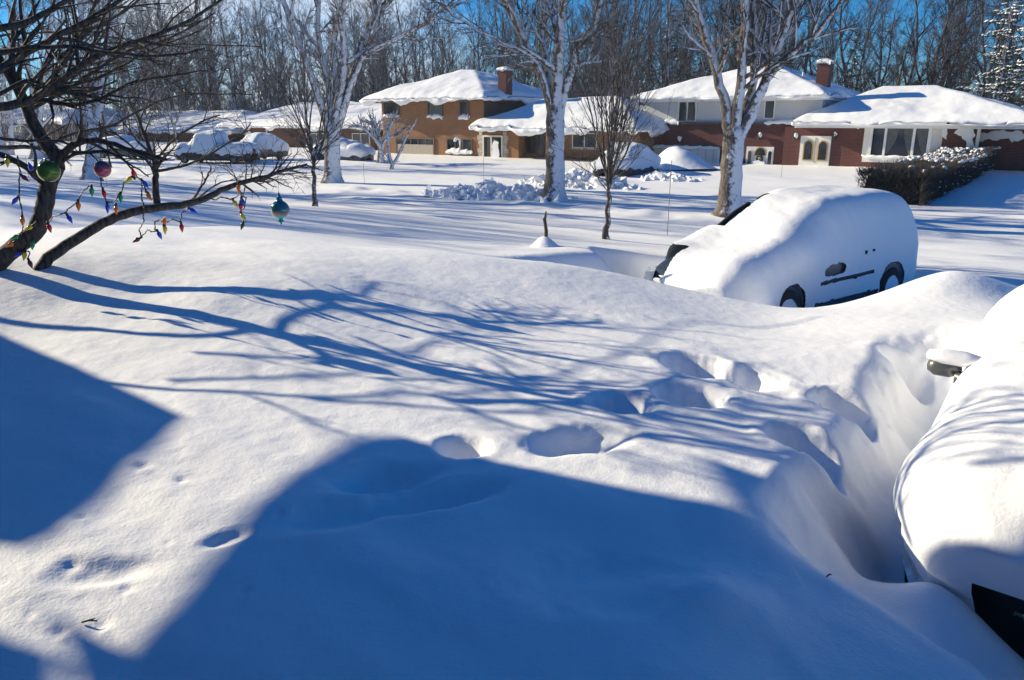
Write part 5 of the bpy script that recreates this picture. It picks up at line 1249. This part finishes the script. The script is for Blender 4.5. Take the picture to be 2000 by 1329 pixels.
for o in scn.objects:
    if o.name.startswith('woodland_tree'): o.rotation_euler.x = wr.uniform(-.07, .07); o.rotation_euler.y = wr.uniform(-.07, .07)
def brush():
    rng = np.random.default_rng(9); t = Tubes()
    n = 0
    while n < 9500:
        q = 60 + 34 * rng.random() - (22 if rng.random() < .2 else 0); s = rng.uniform(-130, 46)
        if q < 60 and s > -92: continue
        w = world(s, q)
        if abs(w.x / w.y) > .76 or w.y < 20: continue
        n += 1; h_ = rng.uniform(1.2, 5.0) * (1.25 if s < -20 else .9); a = rng.uniform(0, 6.28); ln = rng.uniform(0, .45); z0 = .4 + .006 * q
        p = np.array([w.x, w.y, z0]); e_ = p + np.array([math.cos(a) * ln * h_, math.sin(a) * ln * h_, h_]); mdp = (p + e_) / 2 + rng.normal(size=3) * .12
        t.add([p, mdp, e_], [.035, .024, .008], 3)
        for _ in range(3):
            f = rng.uniform(.3, .8); b_ = p + (e_ - p) * f; d2 = unit(rng.normal(size=3) + np.array([0, 0, .9])); t.add([b_, b_ + d2 * h_ * .3], [.016, .006], 3)
    o = t.build('underbrush', M['barkW']); tag(o, 'tangle of bare undergrowth filling the woods behind the houses', 'underbrush', kind='stuff')
brush()

# ------------------------------------------------------------------ our own house: wall behind, unseen slabs shaped to shade the near snow
def sun_back(p, z):
    k = (z - p[2]) / SUN[2]; return (p[0] + SUN[0] * k, p[1] + SUN[1] * k)
def lvl(px, py, z):
    d = ray(px, py); k = (z - CAMZ) / d[2]; return (d[0] * k, d[1] * k, z)
ZR = 4.5
own = empty('own_house', (-6, 1.5, 1.2), 0, 'the house the view is taken from, with unseen slabs shaped to cast its shade', 'house')
hw = MB(); A_ = [world(-13, -.75), world(7, -.75), world(7, -7), world(-13, -7)]; hw.V = [(p.x + 6, p.y - 1.5, -2.0) for p in A_] + [(p.x + 6, p.y - 1.5, 3.0) for p in A_]
hw.F = [(0, 1, 2, 3), (7, 6, 5, 4), (0, 4, 5, 1), (1, 5, 6, 2), (2, 6, 7, 3), (3, 7, 4, 0)]; hw.build('brick_wall', M['brickB'], own)
def shade_slab_from(outline, name):  # unseen slab, outline projected back along the sun from the shade it casts
    P = []; Q = []
    for it in outline:
        p = gpix(it[0], it[1]) if len(it) == 2 else lvl(*it)
        P.append(sun_back(p, ZR)); Q.append(sun_back(p, ZR - .16))
    n = len(P); mb = MB(); mb.V = [(x + 6, y - 1.5, ZR - 1.2) for x, y in P] + [(x + 6, y - 1.5, ZR - 1.36) for x, y in Q]
    mb.F.append(tuple(range(n))); mb.F.append(tuple(range(2 * n - 1, n - 1, -1)))
    for i_ in range(n): mb.F.append((i_, n + i_, n + (i_ + 1) % n, (i_ + 1) % n))
    return mb.build(name, M['shingle'], own)
shade_slab_from([(0, 652), (150, 716), (260, 768), (365, 815), (330, 850), (290, 890), (200, 985), (120, 1045), (60, 1072), (0, 1080, 1.55), (-500, 1100, 1.6), (-900, 700, 1.6), (-500, 560, 1.7), (-200, 590, 1.8)], 'left_shade_slab')
shade_slab_from([(240, 1270), (330, 1180), (400, 1090), (470, 1005), (560, 930), (640, 880), (700, 853), (780, 850), (850, 872), (1000, 908), (1250, 958), (1450, 998), (1700, 1082, 1.2), (2000, 1088, 1.5), (2500, 1130, 1.5), (3000, 1700, 1.0), (1500, 2600, 1.0), (700, 2200, 1.2), (330, 1400, 1.3)], 'main_shade_slab')
shade_slab_from([(-100, 1200, 1.5), (0, 1243), (130, 1285), (262, 1330), (350, 1500, 1.3), (300, 2000, 1.3), (-400, 2000, 1.3), (-700, 1300, 1.4)], 'corner_shade_slab')

HZ = MB().box(-1950, 1950, -1950, 1950, -3.0, 36.0)
hm = bpy.data.materials.new('thin_haze'); hm.use_nodes = True; hn = hm.node_tree; hn.nodes.remove(hn.nodes['Principled BSDF'])
pv = hn.nodes.new('ShaderNodeVolumePrincipled'); pv.inputs['Color'].default_value = (.80, .89, 1.0, 1); pv.inputs['Density'].default_value = .0004; pv.inputs['Anisotropy'].default_value = .2
hn.links.new(pv.outputs[0], hn.nodes['Material Output'].inputs['Volume'])
tag(HZ.build('haze', hm), kind='stuff')
# ------------------------------------------------------------------ camera, sun, sky
cam = bpy.data.cameras.new('Camera'); cam.lens = 27.0; cam.sensor_width = 36.0; cam.clip_end = 5000; cam.clip_start = .05
co = bpy.data.objects.new('Camera', cam); COL.objects.link(co); co.location = (0, 0, CAMZ); co.rotation_euler = (math.pi / 2 - TH, 0, 0); scn.camera = co
sl = bpy.data.lights.new('Sun', 'SUN'); sl.energy = 5.0; sl.angle = R(.53); sl.color = (1.0, .87, .61)
so = bpy.data.objects.new('Sun', sl); COL.objects.link(so); so.rotation_euler = Vector(SUN).to_track_quat('Z', 'Y').to_euler(); so.location = (-40, 20, 40)
w = bpy.data.worlds.new('World'); scn.world = w; w.use_nodes = True; nt = w.node_tree; bg = nt.nodes['Background']
sky = nt.nodes.new('ShaderNodeTexSky'); sky.sky_type = 'NISHITA'; sky.sun_disc = False; sky.sun_elevation = SUN_EL; sky.sun_rotation = -(math.pi / 2 - SUN_B); sky.altitude = 200; sky.air_density = 1.0; sky.dust_density = .05; sky.ozone_density = 2.5
hs = nt.nodes.new('ShaderNodeHueSaturation'); hs.inputs['Saturation'].default_value = 1.22; tn = nt.nodes.new('ShaderNodeMix'); tn.data_type = 'RGBA'; tn.blend_type = 'MULTIPLY'; tn.inputs[0].default_value = 1; nt.links.new(sky.outputs[0], tn.inputs[6]); tn.inputs[7].default_value = (.42, .83, 1.33, 1); nt.links.new(tn.outputs[2], hs.inputs['Color'])
tc = nt.nodes.new('ShaderNodeTexCoord'); mp = nt.nodes.new('ShaderNodeMapping'); mp.inputs['Scale'].default_value = (1.6, 1.6, 4.5); mp.inputs['Location'].default_value = (.35, .1, .0)
nz = nt.nodes.new('ShaderNodeTexNoise'); nz.inputs['Scale'].default_value = 1.6; nz.inputs['Detail'].default_value = 7; nz.inputs['Roughness'].default_value = .55
nt.links.new(tc.outputs['Generated'], mp.inputs[0]); nt.links.new(mp.outputs[0], nz.inputs['Vector'])
dv = nt.nodes.new('ShaderNodeVectorMath'); dv.operation = 'DOT_PRODUCT'; c_ = Vector((-.27, 1, .16)).normalized(); dv.inputs[1].default_value = c_; nt.links.new(tc.outputs['Generated'], dv.inputs[0])
mr = nt.nodes.new('ShaderNodeMapRange'); mr.inputs['From Min'].default_value = .955; mr.inputs['From Max'].default_value = .995; nt.links.new(dv.outputs['Value'], mr.inputs['Value'])
mm_ = nt.nodes.new('ShaderNodeMath'); mm_.operation = 'MULTIPLY_ADD'; mm_.inputs[1].default_value = .45; nt.links.new(mr.outputs[0], mm_.inputs[0]); nt.links.new(nz.outputs['Fac'], mm_.inputs[2])
m2 = nt.nodes.new('ShaderNodeMapRange'); m2.inputs['From Min'].default_value = .68; m2.inputs['From Max'].default_value = .98; nt.links.new(mm_.outputs[0], m2.inputs['Value'])
mx = nt.nodes.new('ShaderNodeMix'); mx.data_type = 'RGBA'; nt.links.new(m2.outputs[0], mx.inputs[0]); nt.links.new(hs.outputs[0], mx.inputs[6]); mx.inputs[7].default_value = (9, 9.8, 11, 1)
nt.links.new(mx.outputs[2], bg.inputs['Color']); bg.inputs['Strength'].default_value = .055
vs = scn.view_settings; vs.view_transform = 'Standard'; vs.look = 'None'; vs.exposure = .76; vs.gamma = 1
